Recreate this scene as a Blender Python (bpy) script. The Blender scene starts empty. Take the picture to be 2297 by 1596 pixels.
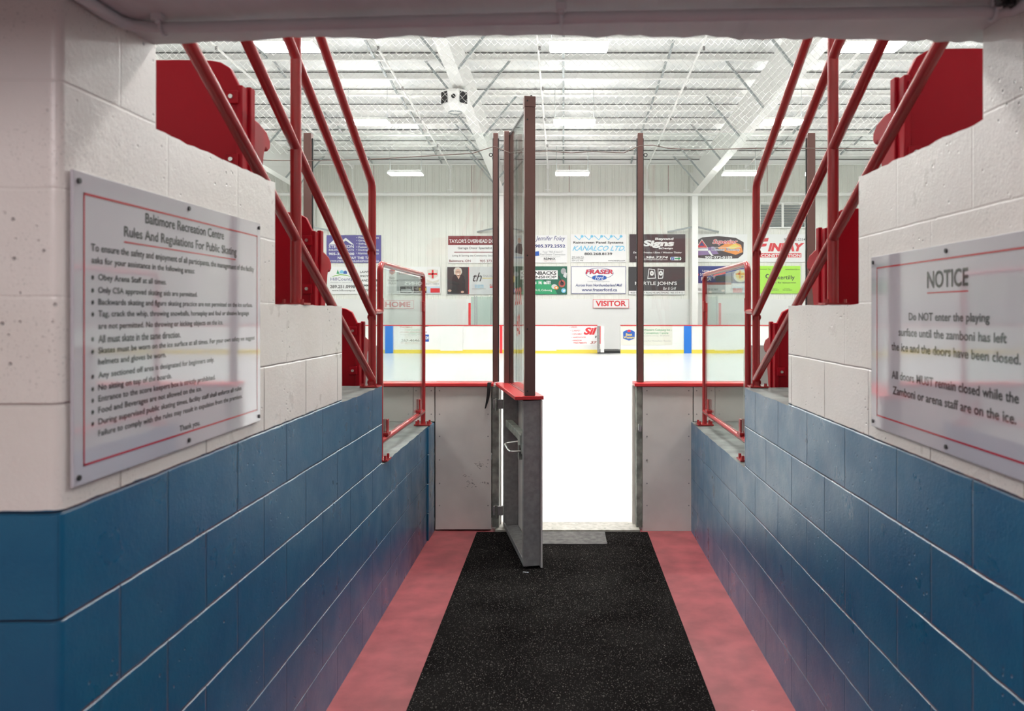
import bpy, bmesh, math, random
from mathutils import Vector, Matrix
random.seed(7)
C = bpy.context.scene.collection
F = 1786.0; CX = 1264.0; CY = 700.0; H = 1.585      # calibrated focal length, vanishing point, eye height
XL, XR = -0.943, 0.922

# ------------------------------------------------------------------ materials
MATS = {}
def mat(name, col, rough=0.5, metal=0.0, emit=0.0, coat=0.0, spec=0.5):
    m = bpy.data.materials.new(name); m.use_nodes = True
    b = m.node_tree.nodes['Principled BSDF']
    b.inputs['Base Color'].default_value = (*col, 1); b.inputs['Roughness'].default_value = rough
    b.inputs['Metallic'].default_value = metal; b.inputs['Coat Weight'].default_value = coat
    b.inputs['Coat Roughness'].default_value = 0.05
    b.inputs['Specular IOR Level'].default_value = spec
    if emit:
        b.inputs['Emission Color'].default_value = (1, 0.99, 0.97, 1); b.inputs['Emission Strength'].default_value = emit
    MATS[name] = m; return m

class NT:
    def __init__(s, m): s.t = m.node_tree; s.n = s.t.nodes; s.l = s.t.links; s.b = s.n['Principled BSDF']
    def new(s, typ, **kw):
        n = s.n.new(typ)
        for k, v in kw.items(): setattr(n, k, v)
        return n
    def link(s, a, b): s.l.new(a, b)
    def math(s, op, a, b=None, clamp=False):
        n = s.new('ShaderNodeMath', operation=op); n.use_clamp = clamp
        for i, v in enumerate((a, b)):
            if v is None: continue
            if isinstance(v, (int, float)): n.inputs[i].default_value = v
            else: s.link(v, n.inputs[i])
        return n.outputs[0]
    def mix(s, f, a, b):
        n = s.new('ShaderNodeMix', data_type='RGBA')
        if isinstance(f, (int, float)): n.inputs[0].default_value = f
        else: s.link(f, n.inputs[0])
        for i, v in ((6, a), (7, b)):
            if isinstance(v, tuple): n.inputs[i].default_value = (*v, 1)
            else: s.link(v, n.inputs[i])
        return n.outputs[2]
    def noise(s, vec, scale, detail=3, rough=0.5):
        n = s.new('ShaderNodeTexNoise'); n.inputs['Scale'].default_value = scale
        n.inputs['Detail'].default_value = detail; n.inputs['Roughness'].default_value = rough
        if vec is not None: s.link(vec, n.inputs['Vector'])
        return n.outputs['Fac']
    def ramp(s, f, a, b):
        n = s.new('ShaderNodeMapRange'); n.inputs[1].default_value = a; n.inputs[2].default_value = b
        s.link(f, n.inputs[0]); return n.outputs[0]
    def bump(s, h, strength, dist, normal=None):
        n = s.new('ShaderNodeBump'); n.inputs['Strength'].default_value = strength
        n.inputs['Distance'].default_value = dist; s.link(h, n.inputs['Height'])
        if normal is not None: s.link(normal, n.inputs['Normal'])
        return n.outputs[0]

def noisy(name, col, col2, scale, rough=0.5, metal=0.0, lo=0.35, hi=0.65, bump=0.0, dist=0.002, detail=3, coat=0, rscale=None):
    m = mat(name, col, rough, metal, coat=coat); k = NT(m)
    p = k.new('ShaderNodeNewGeometry').outputs['Position']
    f = k.noise(p, scale, detail); r = k.ramp(f, lo, hi)
    k.link(k.mix(r, col, col2), k.b.inputs['Base Color'])
    if bump: k.link(k.bump(k.noise(p, rscale or scale, detail), bump, dist), k.b.inputs['Normal'])
    return m

BLUE = (0.003, 0.088, 0.19); WHITE = (0.74, 0.70, 0.665)
def block_wall(name, phase):
    m = mat(name, WHITE, 0.4, spec=0.45, coat=0.5); k = NT(m); k.b.inputs['Coat Roughness'].default_value = 0.24
    g = k.new('ShaderNodeNewGeometry'); p = g.outputs['Position']
    sp = k.new('ShaderNodeSeparateXYZ'); k.link(p, sp.inputs[0])
    sn = k.new('ShaderNodeSeparateXYZ'); k.link(g.outputs['True Normal'], sn.inputs[0])
    # along-wall coordinate: Y on the side faces, X on faces that look along Y
    side = k.math('GREATER_THAN', k.math('ABSOLUTE', sn.outputs[0]), 0.7)
    ay = k.math('SUBTRACT', sp.outputs[1], phase)
    ax = k.math('ADD', sp.outputs[0], 0.943 + 0.2 + 0.4064 * 10)
    along = k.math('ADD', k.math('MULTIPLY', ay, side), k.math('MULTIPLY', ax, k.math('SUBTRACT', 1.0, side)))
    cv = k.new('ShaderNodeCombineXYZ'); k.link(k.math('ADD', along, 0.4064 * 10), cv.inputs[0])
    k.link(k.math('ADD', sp.outputs[2], 0.008 + 0.203 * 10), cv.inputs[1])
    nz = k.new('ShaderNodeTexNoise'); nz.inputs['Scale'].default_value = 9; k.link(p, nz.inputs['Vector'])
    wob = k.new('ShaderNodeVectorMath', operation='SCALE'); wob.inputs['Scale'].default_value = 0.005
    k.link(nz.outputs['Color'], wob.inputs[0])
    add = k.new('ShaderNodeVectorMath', operation='ADD'); k.link(cv.outputs[0], add.inputs[0]); k.link(wob.outputs[0], add.inputs[1])
    def brick(size, smooth):
        b = k.new('ShaderNodeTexBrick'); b.offset = 0.5; b.offset_frequency = 2; b.squash = 1.0
        b.inputs['Scale'].default_value = 1; b.inputs['Mortar Size'].default_value = size
        b.inputs['Mortar Smooth'].default_value = smooth; b.inputs['Bias'].default_value = 0
        b.inputs['Brick Width'].default_value = 0.4064; b.inputs['Row Height'].default_value = 0.203
        k.link(add.outputs[0], b.inputs['Vector']); return b.outputs['Fac']
    br = brick(0.0045, 1.0)
    # the concrete steps above the sixth course are trowelled smooth: joints fade out
    n1 = k.noise(p, 2.6, 2)
    zz = k.math('ADD', sp.outputs[2], k.math('MULTIPLY', n1, 0.10))
    vis = k.math('SUBTRACT', 1.0, k.math('MULTIPLY', k.ramp(zz, 1.40, 1.50), 0.9))
    # smooth cast lip along each step
    joint = k.math('MULTIPLY', br, vis)
    fine = k.noise(p, 130, 4, 0.6); orange = k.noise(p, 38, 3)
    h = k.math('SUBTRACT', k.math('ADD', k.math('MULTIPLY', fine, 0.10), k.math('MULTIPLY', orange, 0.10)), joint)
    # small air holes in the concrete
    vo = k.new('ShaderNodeTexVoronoi'); vo.inputs['Scale'].default_value = 34; k.link(p, vo.inputs['Vector'])
    pit = k.math('SUBTRACT', 1.0, k.ramp(vo.outputs['Distance'], 0.07, 0.14))
    pit = k.math('MULTIPLY', pit, k.ramp(k.noise(p, 3.2, 3), 0.5, 0.62))
    h = k.math('SUBTRACT', h, k.math('MULTIPLY', pit, 0.6))
    bm_ = k.bump(h, 0.9, 0.0085); k.link(bm_, k.b.inputs['Normal']); k.link(bm_, k.b.inputs['Coat Normal'])
    # paint line, a little uneven
    zl = k.math('ADD', sp.outputs[2], k.math('MULTIPLY', k.math('SUBTRACT', k.noise(p, 14, 3), 0.5), 0.010))
    blue = k.math('LESS_THAN', zl, 1.212)
    bn = k.mix(k.ramp(k.noise(p, 5, 4), 0.35, 0.7), BLUE, (0.008, 0.108, 0.21))
    bn = k.mix(k.math('MULTIPLY', joint, 0.35), bn, (0.01, 0.05, 0.10))
    wn = k.mix(k.ramp(k.noise(p, 3.5, 4), 0.35, 0.7), WHITE, (0.69, 0.645, 0.60))
    speck = k.math('MULTIPLY', k.ramp(k.noise(p, 170, 2), 0.60, 0.70), k.ramp(k.noise(p, 4.5, 3), 0.46, 0.58))
    wn = k.mix(k.math('MULTIPLY', speck, 0.45), wn, (0.30, 0.28, 0.27))
    wn = k.mix(k.math('MULTIPLY', joint, 0.30), wn, (0.25, 0.22, 0.2))
    col = k.mix(blue, wn, bn)
    col = k.mix(k.math('MULTIPLY', pit, 0.7), col, (0.06, 0.06, 0.07))
    k.link(col, k.b.inputs['Base Color'])
    k.link(k.math('ADD', 0.25, k.math('MULTIPLY', k.ramp(k.noise(p, 6, 4), 0.3, 0.7), 0.22)), k.b.inputs['Roughness'])
    return m

wallL = block_wall('painted_block_left', 1.900)
wallR = block_wall('painted_block_right', 1.7976)
conc = noisy('worn_concrete', (0.085, 0.095, 0.09), (0.20, 0.22, 0.205), 9, 0.45, bump=0.4, rscale=60)
chip = noisy('chipped_concrete_edge', (0.10, 0.10, 0.10), (0.62, 0.60, 0.57), 40, 0.8, bump=0.6, rscale=90)
ceilm = noisy('painted_soffit', (0.58, 0.58, 0.585), (0.66, 0.66, 0.665), 3, 0.6, bump=0.1, rscale=60)
floorm = noisy('red_painted_concrete', (0.37, 0.082, 0.088), (0.235, 0.052, 0.056), 7, 0.45, bump=0.15, rscale=120, detail=9)
def matm():
    m = mat('speckled_rubber', (0.012, 0.011, 0.011), 0.9, spec=0.0); k = NT(m)
    p = k.new('ShaderNodeNewGeometry').outputs['Position']
    a = k.ramp(k.noise(p, 190, 2), 0.64, 0.72); b = k.ramp(k.noise(p, 3, 3), 0.35, 0.7)
    base = k.mix(b, (0.007, 0.006, 0.006), (0.014, 0.0125, 0.012))
    k.link(k.mix(a, base, (0.24, 0.22, 0.20)), k.b.inputs['Base Color'])
    k.link(k.bump(k.noise(p, 260, 3), 0.5, 0.002), k.b.inputs['Normal'])
matm(); rubber = MATS['speckled_rubber']
rug = noisy('grey_ribbed_rubber', (0.05, 0.045, 0.043), (0.11, 0.10, 0.095), 25, 0.8, bump=0.4, rscale=90)
def icem():
    m = mat('ice', (0.86, 0.87, 0.865), 0.24, spec=0.3); k = NT(m)
    p = k.new('ShaderNodeNewGeometry').outputs['Position']
    a = k.ramp(k.noise(p, 0.7, 6, 0.65), 0.35, 0.7)
    w = k.new('ShaderNodeTexWave'); w.wave_type = 'RINGS'; w.inputs['Scale'].default_value = 0.35
    w.inputs['Distortion'].default_value = 7; w.inputs['Detail'].default_value = 3; w.inputs['Detail Scale'].default_value = 0.5
    k.link(p, w.inputs['Vector'])
    s = k.ramp(w.outputs['Fac'], 0.975, 1.0)
    c = k.mix(a, (0.71, 0.72, 0.71), (0.67, 0.685, 0.685))
    k.link(k.mix(k.math('MULTIPLY', s, 0.25), c, (0.62, 0.66, 0.69)), k.b.inputs['Base Color'])
icem(); ice = MATS['ice']
red = mat('gloss_red_paint', (0.35, 0.028, 0.030), 0.26)
red_seat = mat('red_seat_plastic', (0.37, 0.002, 0.012), 0.45, spec=0.2)
red_cap = mat('red_plastic_cap', (0.62, 0.035, 0.04), 0.30)
brown = mat('brown_anodised_metal', (0.17, 0.09, 0.08), 0.34, 0.4)
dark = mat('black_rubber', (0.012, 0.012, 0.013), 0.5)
galv = noisy('galvanised_steel', (0.235, 0.225, 0.225), (0.31, 0.30, 0.295), 30, 0.5, 0.2)
galvg = noisy('weathered_steel', (0.20, 0.21, 0.185), (0.40, 0.42, 0.37), 14, 0.5, 0.4)
steel = mat('bright_steel', (0.6, 0.6, 0.58), 0.3, 0.9)
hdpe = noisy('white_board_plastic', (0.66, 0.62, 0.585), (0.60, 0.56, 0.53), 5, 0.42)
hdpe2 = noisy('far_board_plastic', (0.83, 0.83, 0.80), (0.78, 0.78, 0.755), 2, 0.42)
yel = mat('yellow_kick_plastic', (0.80, 0.62, 0.08), 0.4)
sill = noisy('sill_plastic', (0.33, 0.31, 0.26), (0.46, 0.435, 0.385), 30, 0.5)
wmetal = noisy('ribbed_white_cladding', (0.80, 0.80, 0.74), (0.84, 0.84, 0.78), 1, 0.45)
wwall = mat('white_lower_wall', (0.82, 0.82, 0.80), 0.5)
wsteel = mat('white_steel', (0.92, 0.915, 0.885), 0.45)
gsteel = mat('grey_angle_steel', (0.33, 0.36, 0.36), 0.5, 0.2)
def roofm():
    m = mat('roof_insulation', (0.7, 0.7, 0.68), 0.35); k = NT(m)
    p = k.new('ShaderNodeNewGeometry').outputs['Position']
    a = k.ramp(k.noise(p, 0.8, 4, 0.6), 0.35, 0.65)
    k.link(k.mix(a, (0.93, 0.93, 0.90), (0.72, 0.74, 0.74)), k.b.inputs['Base Color'])
    k.link(k.bump(k.noise(p, 1.6, 3), 0.5, 0.08), k.b.inputs['Normal'])
roofm(); roof = MATS['roof_insulation']
lamp = mat('lit_diffuser', (1, 1, 1), 0.4, emit=88)
roof_fill_mat = mat('added_roof_fill', (1, 1, 1), 0.4, emit=20)  # upward glow added to the fixtures to brighten the arena roof
acry = mat('acrylic_white', (0.50, 0.47, 0.51), 0.04, coat=1.0, spec=0.9); acry.node_tree.nodes['Principled BSDF'].inputs['Coat IOR'].default_value = 1.75
ink = mat('black_print', (0.02, 0.02, 0.025), 0.08, coat=1.0)
redink = mat('red_print', (0.42, 0.02, 0.035), 0.08, coat=1.0)
def flat(name, col): return mat(name, col, 0.5)
P = {k: flat('print_' + k, v) for k, v in dict(white=(0.86, 0.86, 0.85), black=(0.02, 0.02, 0.022), purple=(0.075, 0.055, 0.27),
     navy=(0.02, 0.035, 0.20), blue=(0.02, 0.10, 0.42), cyan=(0.20, 0.58, 0.80), maroon=(0.20, 0.015, 0.02), red=(0.70, 0.03, 0.04),
     green=(0.22, 0.50, 0.06), darkgreen=(0.015, 0.12, 0.075), midgreen=(0.03, 0.33, 0.14), lime=(0.42, 0.80, 0.07), grey=(0.35, 0.36, 0.37), charcoal=(0.045, 0.042, 0.045),
     espresso=(0.05, 0.03, 0.035), orange=(0.85, 0.30, 0.06), yellow=(0.85, 0.65, 0.12), skin=(0.66, 0.42, 0.33), hair=(0.62, 0.58, 0.52),
     cream=(0.72, 0.70, 0.62), sky=(0.55, 0.70, 0.82), violet=(0.26, 0.16, 0.36), brick=(0.42, 0.08, 0.06), palegrey=(0.62, 0.64, 0.64), boardblue=(0.01, 0.17, 0.62)).items()}
def glassm(name, tint, refl=0.16):
    m = bpy.data.materials.new(name); m.use_nodes = True; t = m.node_tree; t.nodes.clear()
    o = t.nodes.new('ShaderNodeOutputMaterial'); mx = t.nodes.new('ShaderNodeMixShader')
    tr = t.nodes.new('ShaderNodeBsdfTransparent'); tr.inputs[0].default_value = (*tint, 1)
    gl = t.nodes.new('ShaderNodeBsdfGlossy'); gl.inputs['Roughness'].default_value = 0.01
    fr = t.nodes.new('ShaderNodeFresnel')
    ge = t.nodes.new('ShaderNodeNewGeometry'); mr = t.nodes.new('ShaderNodeMapRange')   # same reflectance entering and leaving the sheet
    mr.inputs[3].default_value = 1.45; mr.inputs[4].default_value = 1 / 1.45
    t.links.new(ge.outputs['Backfacing'], mr.inputs[0]); t.links.new(mr.outputs[0], fr.inputs[0])
    t.links.new(fr.outputs[0], mx.inputs[0]); t.links.new(tr.outputs[0], mx.inputs[1]); t.links.new(gl.outputs[0], mx.inputs[2])
    t.links.new(mx.outputs[0], o.inputs[0]); return m
glass = glassm('clear_rink_glass', (0.965, 0.985, 0.975))
gglass = glassm('green_tinted_glass', (0.92, 0.965, 0.945))

# ------------------------------------------------------------------ mesh building
class MB:
    def __init__(s): s.v = []; s.f = []; s.mi = []
    def add(s, vs, fs, mi=0):
        o = len(s.v); s.v += [Vector(v) for v in vs]; s.f += [[o + i for i in f] for f in fs]; s.mi += [mi] * len(fs); return s
    def box(s, x0, x1, y0, y1, z0, z1, mi=0):
        vs = [(x, y, z) for z in (z0, z1) for y in (y0, y1) for x in (x0, x1)]
        return s.add(vs, [(0, 2, 3, 1), (4, 5, 7, 6), (0, 1, 5, 4), (2, 6, 7, 3), (0, 4, 6, 2), (1, 3, 7, 5)], mi)
    def cyl(s, a, b, r, n=16, r2=None, mi=0):
        a = Vector(a); b = Vector(b); d = (b - a).normalized(); r2 = r if r2 is None else r2
        u = d.orthogonal().normalized(); w = d.cross(u)
        vs = [a + (u * math.cos(t) + w * math.sin(t)) * r for t in [2 * math.pi * i / n for i in range(n)]]
        vs += [b + (u * math.cos(t) + w * math.sin(t)) * r2 for t in [2 * math.pi * i / n for i in range(n)]]
        fs = [(i, (i + 1) % n, n + (i + 1) % n, n + i) for i in range(n)] + [tuple(range(n))[::-1], tuple(range(n, 2 * n))]
        return s.add(vs, fs, mi)
    def tube(s, pts, r, n=12, closed=False, mi=0):
        pts = [Vector(p) for p in pts]; m = len(pts); vs = []; prev = None
        for i, p in enumerate(pts):
            a = pts[(i - 1) % m] if (i or closed) else p; b = pts[(i + 1) % m] if (i < m - 1 or closed) else p
            d = (b - a).normalized()
            if prev is None: u = d.orthogonal().normalized()
            else:
                u = prev - d * prev.dot(d); u.normalize()
            prev = u; w = d.cross(u)
            vs += [p + (u * math.cos(t) + w * math.sin(t)) * r for t in [2 * math.pi * j / n for j in range(n)]]
        fs = []
        for i in range(m if closed else m - 1):
            k = (i + 1) % m
            fs += [(i * n + j, i * n + (j + 1) % n, k * n + (j + 1) % n, k * n + j) for j in range(n)]
        if not closed: fs += [tuple(range(n))[::-1], tuple(range((m - 1) * n, m * n))]
        return s.add(vs, fs, mi)
    def prism(s, poly, a, b, fn, mi=0):
        """poly of 2-D points, extruded from a to b; fn(p, q, t) -> xyz"""
        n = len(poly); vs = [fn(p, q, a) for p, q in poly] + [fn(p, q, b) for p, q in poly]
        fs = [tuple(range(n))[::-1], tuple(range(n, 2 * n))] + [(i, (i + 1) % n, n + (i + 1) % n, n + i) for i in range(n)]
        return s.add(vs, fs, mi)
    def disc(s, c, r, axis, h, n=20, mi=0):
        a = Vector(c); return s.cyl(a, a + Vector(axis) * h, r, n, mi=mi)
    def tf(s, M):
        s.v = [M @ v for v in s.v]; return s

WORLD_O = {}
def obj(name, mb, m, parent=None, label=None, cat=None, group=None, kind=None, smooth=False, bevel=0.0, origin=None, fixn=True):
    me = bpy.data.meshes.new(name)
    xs = [v.x for v in mb.v]; ys = [v.y for v in mb.v]; zs = [v.z for v in mb.v]
    o0 = Vector(origin) if origin else Vector(((min(xs) + max(xs)) / 2, (min(ys) + max(ys)) / 2, min(zs)))
    me.from_pydata([v - o0 for v in mb.v], [], mb.f)
    for x in (m if isinstance(m, (list, tuple)) else [m]): me.materials.append(x)
    me.polygons.foreach_set('material_index', mb.mi)
    if fixn:
        bm = bmesh.new(); bm.from_mesh(me); bmesh.ops.recalc_face_normals(bm, faces=bm.faces); bm.to_mesh(me); bm.free()
    me.update()
    if smooth:
        me.polygons.foreach_set('use_smooth', [True] * len(me.polygons))
        try: me.set_sharp_from_angle(angle=math.radians(40))
        except Exception: pass
    o = bpy.data.objects.new(name, me); C.objects.link(o)
    if bevel:
        md = o.modifiers.new('bevel', 'BEVEL'); md.width = bevel; md.segments = 2; md.limit_method = 'ANGLE'
    place(o, o0, parent); tag(o, label, cat, group, kind)
    return o
def place(o, w, parent):
    WORLD_O[o.name] = Vector(w)
    if parent is not None:
        o.parent = parent; o.location = Vector(w) - WORLD_O[parent.name]
    else: o.location = w
def tag(o, label=None, cat=None, group=None, kind=None):
    for k, v in (('label', label), ('category', cat), ('group', group), ('kind', kind)):
        if v: o[k] = v
def thing(name, label, cat, loc, group=None):
    o = bpy.data.objects.new(name, None); o.empty_display_size = 0.1; C.objects.link(o)
    place(o, Vector(loc), None); tag(o, label, cat, group); return o
def copy_tree(src, loc=None, parent=None, label=None, rotz=None):
    c = src.copy(); C.objects.link(c)
    if parent is not None: c.parent = parent
    if loc is not None: c.location = loc
    if rotz is not None: c.rotation_euler.z = rotz
    if label: c['label'] = label
    for ch in list(src.children): copy_tree(ch, parent=c)
    return c

def textmesh(body, x0, x1, z0, z1, fn, bold=0.0, shear=0.0, lift=0.0004, mb=None, spacing=1.0, depth=None):
    """letters fitted into the box x0..x1, z0..z1 of a plane; fn(x, z, lift) -> xyz"""
    cu = bpy.data.curves.new('t', 'FONT'); cu.body = body; cu.size = 1; cu.offset = bold; cu.shear = shear
    cu.resolution_u = 3; cu.space_character = spacing
    if depth: cu.extrude = 0.01
    ob = bpy.data.objects.new('t', cu); C.objects.link(ob); bpy.context.view_layer.update()
    me = bpy.data.meshes.new_from_object(ob.evaluated_get(bpy.context.evaluated_depsgraph_get()))
    bpy.data.objects.remove(ob); bpy.data.curves.remove(cu)
    vs = [v.co.copy() for v in me.vertices]; fs = [tuple(p.vertices) for p in me.polygons]; bpy.data.meshes.remove(me)
    ax = min(v.x for v in vs); bx = max(v.x for v in vs); ay = min(v.y for v in vs); by = max(v.y for v in vs)
    mb = mb or MB()
    out = [fn(x0 + (v.x - ax) / (bx - ax) * (x1 - x0), z0 + (v.y - ay) / (by - ay) * (z1 - z0), lift) for v in vs]
    return mb.add(out, fs)

def arc(cx, cy, r, a0, a1, n=8):
    return [(cx + r * math.cos(math.radians(a0 + (a1 - a0) * i / n)), cy + r * math.sin(math.radians(a0 + (a1 - a0) * i / n))) for i in range(n + 1)]

# ================================================================== corridor shell
def stair_profile(ys, start, top_z):
    a, b, c, d, e = ys
    def jag(y0, y1, z, n):
        out = []
        for i in range(n + 1):
            t = i / n; j = 0 if i in (0, n) else random.uniform(-0.004, 0.0015)
            out.append((y0 + (y1 - y0) * t, z + j))
        return out
    p = [(start, -0.02), (e, -0.02)]
    p += jag(e, d, 0.79, 26) + jag(d, c, 1.20, 16) + jag(c, b, 1.61, 16) + jag(b, a, 2.008, 20)
    p += [(a, top_z), (start, top_z)]
    return p
def side_wall(name, m, ys, start, x_in, x_out, top_z):
    prof = stair_profile(ys, start, top_z)
    mb = MB(); n = len(prof)
    sgn = 1 if x_out > x_in else -1
    mb.prism(prof, x_in, x_out, lambda y, z, x: (x, y, z))
    # tread tops in bare worn concrete
    for i, f in enumerate(mb.f):
        vs = [mb.v[k] for k in f]
        if len(f) == 4:
            nn = (vs[1] - vs[0]).cross(vs[2] - vs[0]).normalized()
            if abs(nn.z) > 0.5 and min(v.z for v in vs) > 0.5 and max(v.z for v in vs) < 2.2: mb.mi[i] = 1
    o = obj(name, mb, [m, conc], kind='structure')
    bm = bmesh.new(); bm.from_mesh(o.data)
    lx = x_in - o.location.x; ly = start - o.location.y
    es = [e for e in bm.edges if all(abs(v.co.x - lx) < 1e-4 and abs(v.co.y - ly) < 1e-4 for v in e.verts)]
    bmesh.ops.bevel(bm, geom=es, offset=0.020, segments=6, profile=0.5, affect='EDGES')
    bm.to_mesh(o.data); bm.free()
    o.data.polygons.foreach_set('use_smooth', [True] * len(o.data.polygons)); o.data.set_sharp_from_angle(angle=math.radians(30))
    return o
LY = (1.842, 2.603, 3.388, 4.138, 5.748); RY = (1.750, 2.486, 3.262, 4.050, 5.748)
TOPZ = 2.62
side_wall('wall_left', wallL, LY, 1.488, XL, -3.3, TOPZ)
side_wall('wall_right', wallR, RY, 1.20, XR, 3.3, TOPZ)
# short jamb stubs that close the corridor against the boards (slightly proud, as in the photo)
obj('trim_1', MB().box(XL - 0.02, XL + 0.012, 5.50, 5.745, 0, 0.785), wallL, kind='structure', bevel=0.006)

obj('floor', MB().box(-3.3, 3.3, -2.5, 5.93, -0.12, 0.0), floorm, kind='structure')
# ceiling slab with a chipped far edge
def ceiling():
    mb = MB(); n = 260; xs = [-3.3 + 6.6 * i / n for i in range(n + 1)]
    lowz, edge = [], []
    wv = 0.0
    for x in xs:
        wv = wv * 0.72 + random.uniform(-0.0028, 0.0028) - (0.005 if random.random() < 0.05 else 0)
        px = CX + x * F / 1.842
        t = max(-1, min(1, (px - 1250) / 950.0))
        lowz.append(2.222 - 0.017 * t * t + wv); edge.append(1.842 + random.uniform(-0.006, 0.004))
    rows = []
    for i, x in enumerate(xs):
        rows.append([(x, 0.9, 2.205), (x, 1.40, 2.205), (x, 1.79, lowz[i] - 0.001), (x, edge[i], lowz[i] + 0.004), (x, edge[i] + 0.004, lowz[i] + 0.02), (x, 1.85, 2.62), (x, 0.9, 2.62)])
    k = 7; vs = [p for r in rows for p in r]; fs = []
    for i in range(n):
        for j in range(k):
            fs.append((i * k + j, (i + 1) * k + j, (i + 1) * k + (j + 1) % k, i * k + (j + 1) % k))
    mb.add(vs, fs); return obj('ceiling', mb, ceilm, kind='structure')
ceiling()

# mats
obj('rubber_floor_runner', MB().box(-0.622, 0.602, 0.1, 5.70, 0.001, 0.009), rubber, label='black speckled rubber runner down the middle of the red floor', cat='floor mat', bevel=0.002)
def small_mat():
    mb = MB().box(-0.17, 0.295, 5.385, 5.685, 0.0095, 0.016)
    return obj('door_mat', mb, rug, label='small worn grey mat lying at the ice doorway', cat='mat', bevel=0.002)
small_mat()
s = obj('door_sill', MB().box(-0.49, 0.548, 5.702, 5.925, 0.0, 0.022), sill, label='beige plastic sill board across the ice doorway', cat='door sill', bevel=0.003)
sc = MB()
for x in (-0.40, -0.08, 0.09, 0.30, 0.48):
    for y in (5.75, 5.87): sc.disc((x, y, 0.0218), 0.007, (0, 0, 1), 0.0012, 10)
obj('screw', sc, galvg, s)

# conduit under the ceiling
cr = 0.0125
pipe = thing('ceiling_conduit', 'painted metal conduit clipped across the ceiling above the opening', 'pipe', (0, 1.62, 2.18))
def lerp(a, b, t): return a + (b - a) * t
path = [(-0.925, 0.95, 2.188), (-0.925, 1.60, 2.188), (-0.921, 1.652, 2.188), (-0.905, 1.675, 2.187), (-0.86, 1.682, 2.186)]
path += [(lerp(-0.80, 0.86, t), lerp(1.680, 1.600, t) - 0.012 * math.sin(math.pi * t), lerp(2.184, 2.188, t)) for t in [i / 10 for i in range(11)]]
path += [(0.895, 1.59, 2.188), (0.905, 1.56, 2.188), (0.905, 1.2, 2.188)]
obj('conduit', MB().tube(path, cr, 12), ceilm, pipe, smooth=True)
for x, y in ((-0.845, 1.681), (-0.005, 1.628), (0.862, 1.598)):
    mb = MB().tube([(x, y + 0.017 * math.sin(a), 2.187 - 0.017 * math.cos(a)) for a in [math.radians(-100 + 20 * i) for i in range(11)]], 0.004, 6)
    mb.box(x - 0.010, x + 0.010, y - 0.034, y - 0.012, 2.192, 2.206); mb.cyl((x, y - 0.024, 2.192), (x, y - 0.024, 2.186), 0.006, 8)
    obj('pipe_clip', mb, ceilm, pipe)
# dark broken cable hole at the right ceiling corner
mb = MB()
for i in range(7):
    a = random.random() * 6.28; r = random.uniform(0.005, 0.02)
    mb.cyl((0.865 + r * math.cos(a), 1.56 + r * math.sin(a), 2.2045), (0.865 + r * math.cos(a) + random.uniform(-.012, .012), 1.56 + r * math.sin(a), 2.188), random.uniform(0.004, 0.009), 8)
obj('cable_stub', mb, dark, label='black broken cable ends hanging at the right ceiling corner', cat='cable')

# ================================================================== corridor signs
KL = 0.932 / 0.943
def lw(y, z, l): return (XL + 0.011 + l, y * KL, H + (z - H) * KL)
KR = 0.911 / 0.922
def rw(y, z, l): return (XR - 0.011 - l, -y * KR, H + (z - H) * KR)         # y passed negated so that text runs towards -Y
def frame_rect(fn, a0, a1, z0, z1, w, lift=0.0006):
    mb = MB()
    for (p0, p1, q0, q1) in ((a0, a1, z1 - w, z1), (a0, a1, z0, z0 + w), (a0, a0 + w, z0, z1), (a1 - w, a1, z0, z1)):
        mb.add([fn(p0, q0, lift), fn(p1, q0, lift), fn(p1, q1, lift), fn(p0, q1, lift)], [(0, 1, 2, 3)])
    return mb
sgn = obj('wall_sign', MB().box(XL + 0.004, XL + 0.011, 1.532 * KL, 2.478 * KL, H + (1.245 - H) * KL, H + (1.860 - H) * KL), acry, label='white skating rules sign with long bulleted text on the left wall', cat='sign', bevel=0.002)
obj('border', frame_rect(lw, 1.563, 2.452, 1.281, 1.820, 0.0045), redink, sgn)
obj('underline', MB().add([lw(1.708, 1.7335, .0006), lw(2.288, 1.7335, .0006), lw(2.288, 1.737, .0006), lw(1.708, 1.737, .0006)], [(0, 1, 2, 3)]), redink, sgn)
T = [("Baltimore Recreation Centre", 1.795, 2.21, 1.785, 1.809), ("Rules And Regulations For Public Skating", 1.708, 2.295, 1.740, 1.770),
     ("To ensure the safety and enjoyment of all participants, the management of the facility", 1.588, 2.425, 1.702, 1.722),
     ("asks for your assistance in the following areas:", 1.590, 2.034, 1.6785, 1.696)]
B = [("Obey Arena Staff at all times.", 1.89, 1.662), ("Only CSA approved skating aids are permitted.", 2.05, 1.636), ("Backwards skating and figure skating practice are not permitted on the ice surface.", 2.412, 1.612),
     ("Tag, crack the whip, throwing snowballs, horseplay and foul or abusive language", 2.385, 1.588), ("-are not permitted. No throwing or kicking objects on the ice.", 2.204, 1.5625),
     ("All must skate in the same direction.", 1.96, 1.538), ("Skates must be worn on the ice surface at all times. For your own safety we suggest", 2.43, 1.513),
     ("-helmets and gloves be worn.", 1.888, 1.49), ("Any sectioned off area is designated for beginners only.", 2.148, 1.463), ("No sitting on top of the boards.", 1.916, 1.438),
     ("Entrance to the score keepers box is strictly prohibited.", 2.155, 1.415), ("Food and Beverages are not allowed on the ice.", 2.074, 1.392),
     ("During supervised public skating times, facility staff shall enforce all rules", 2.33, 1.3685), ("-Failure to comply with the rules may result in expulsion from the premises.", 2.336, 1.345)]
mb = MB()
for t, a, b, z0, z1 in T: textmesh(t, a, b, z0, z1, lw, bold=0.012, lift=0.0007, mb=mb)
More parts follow.
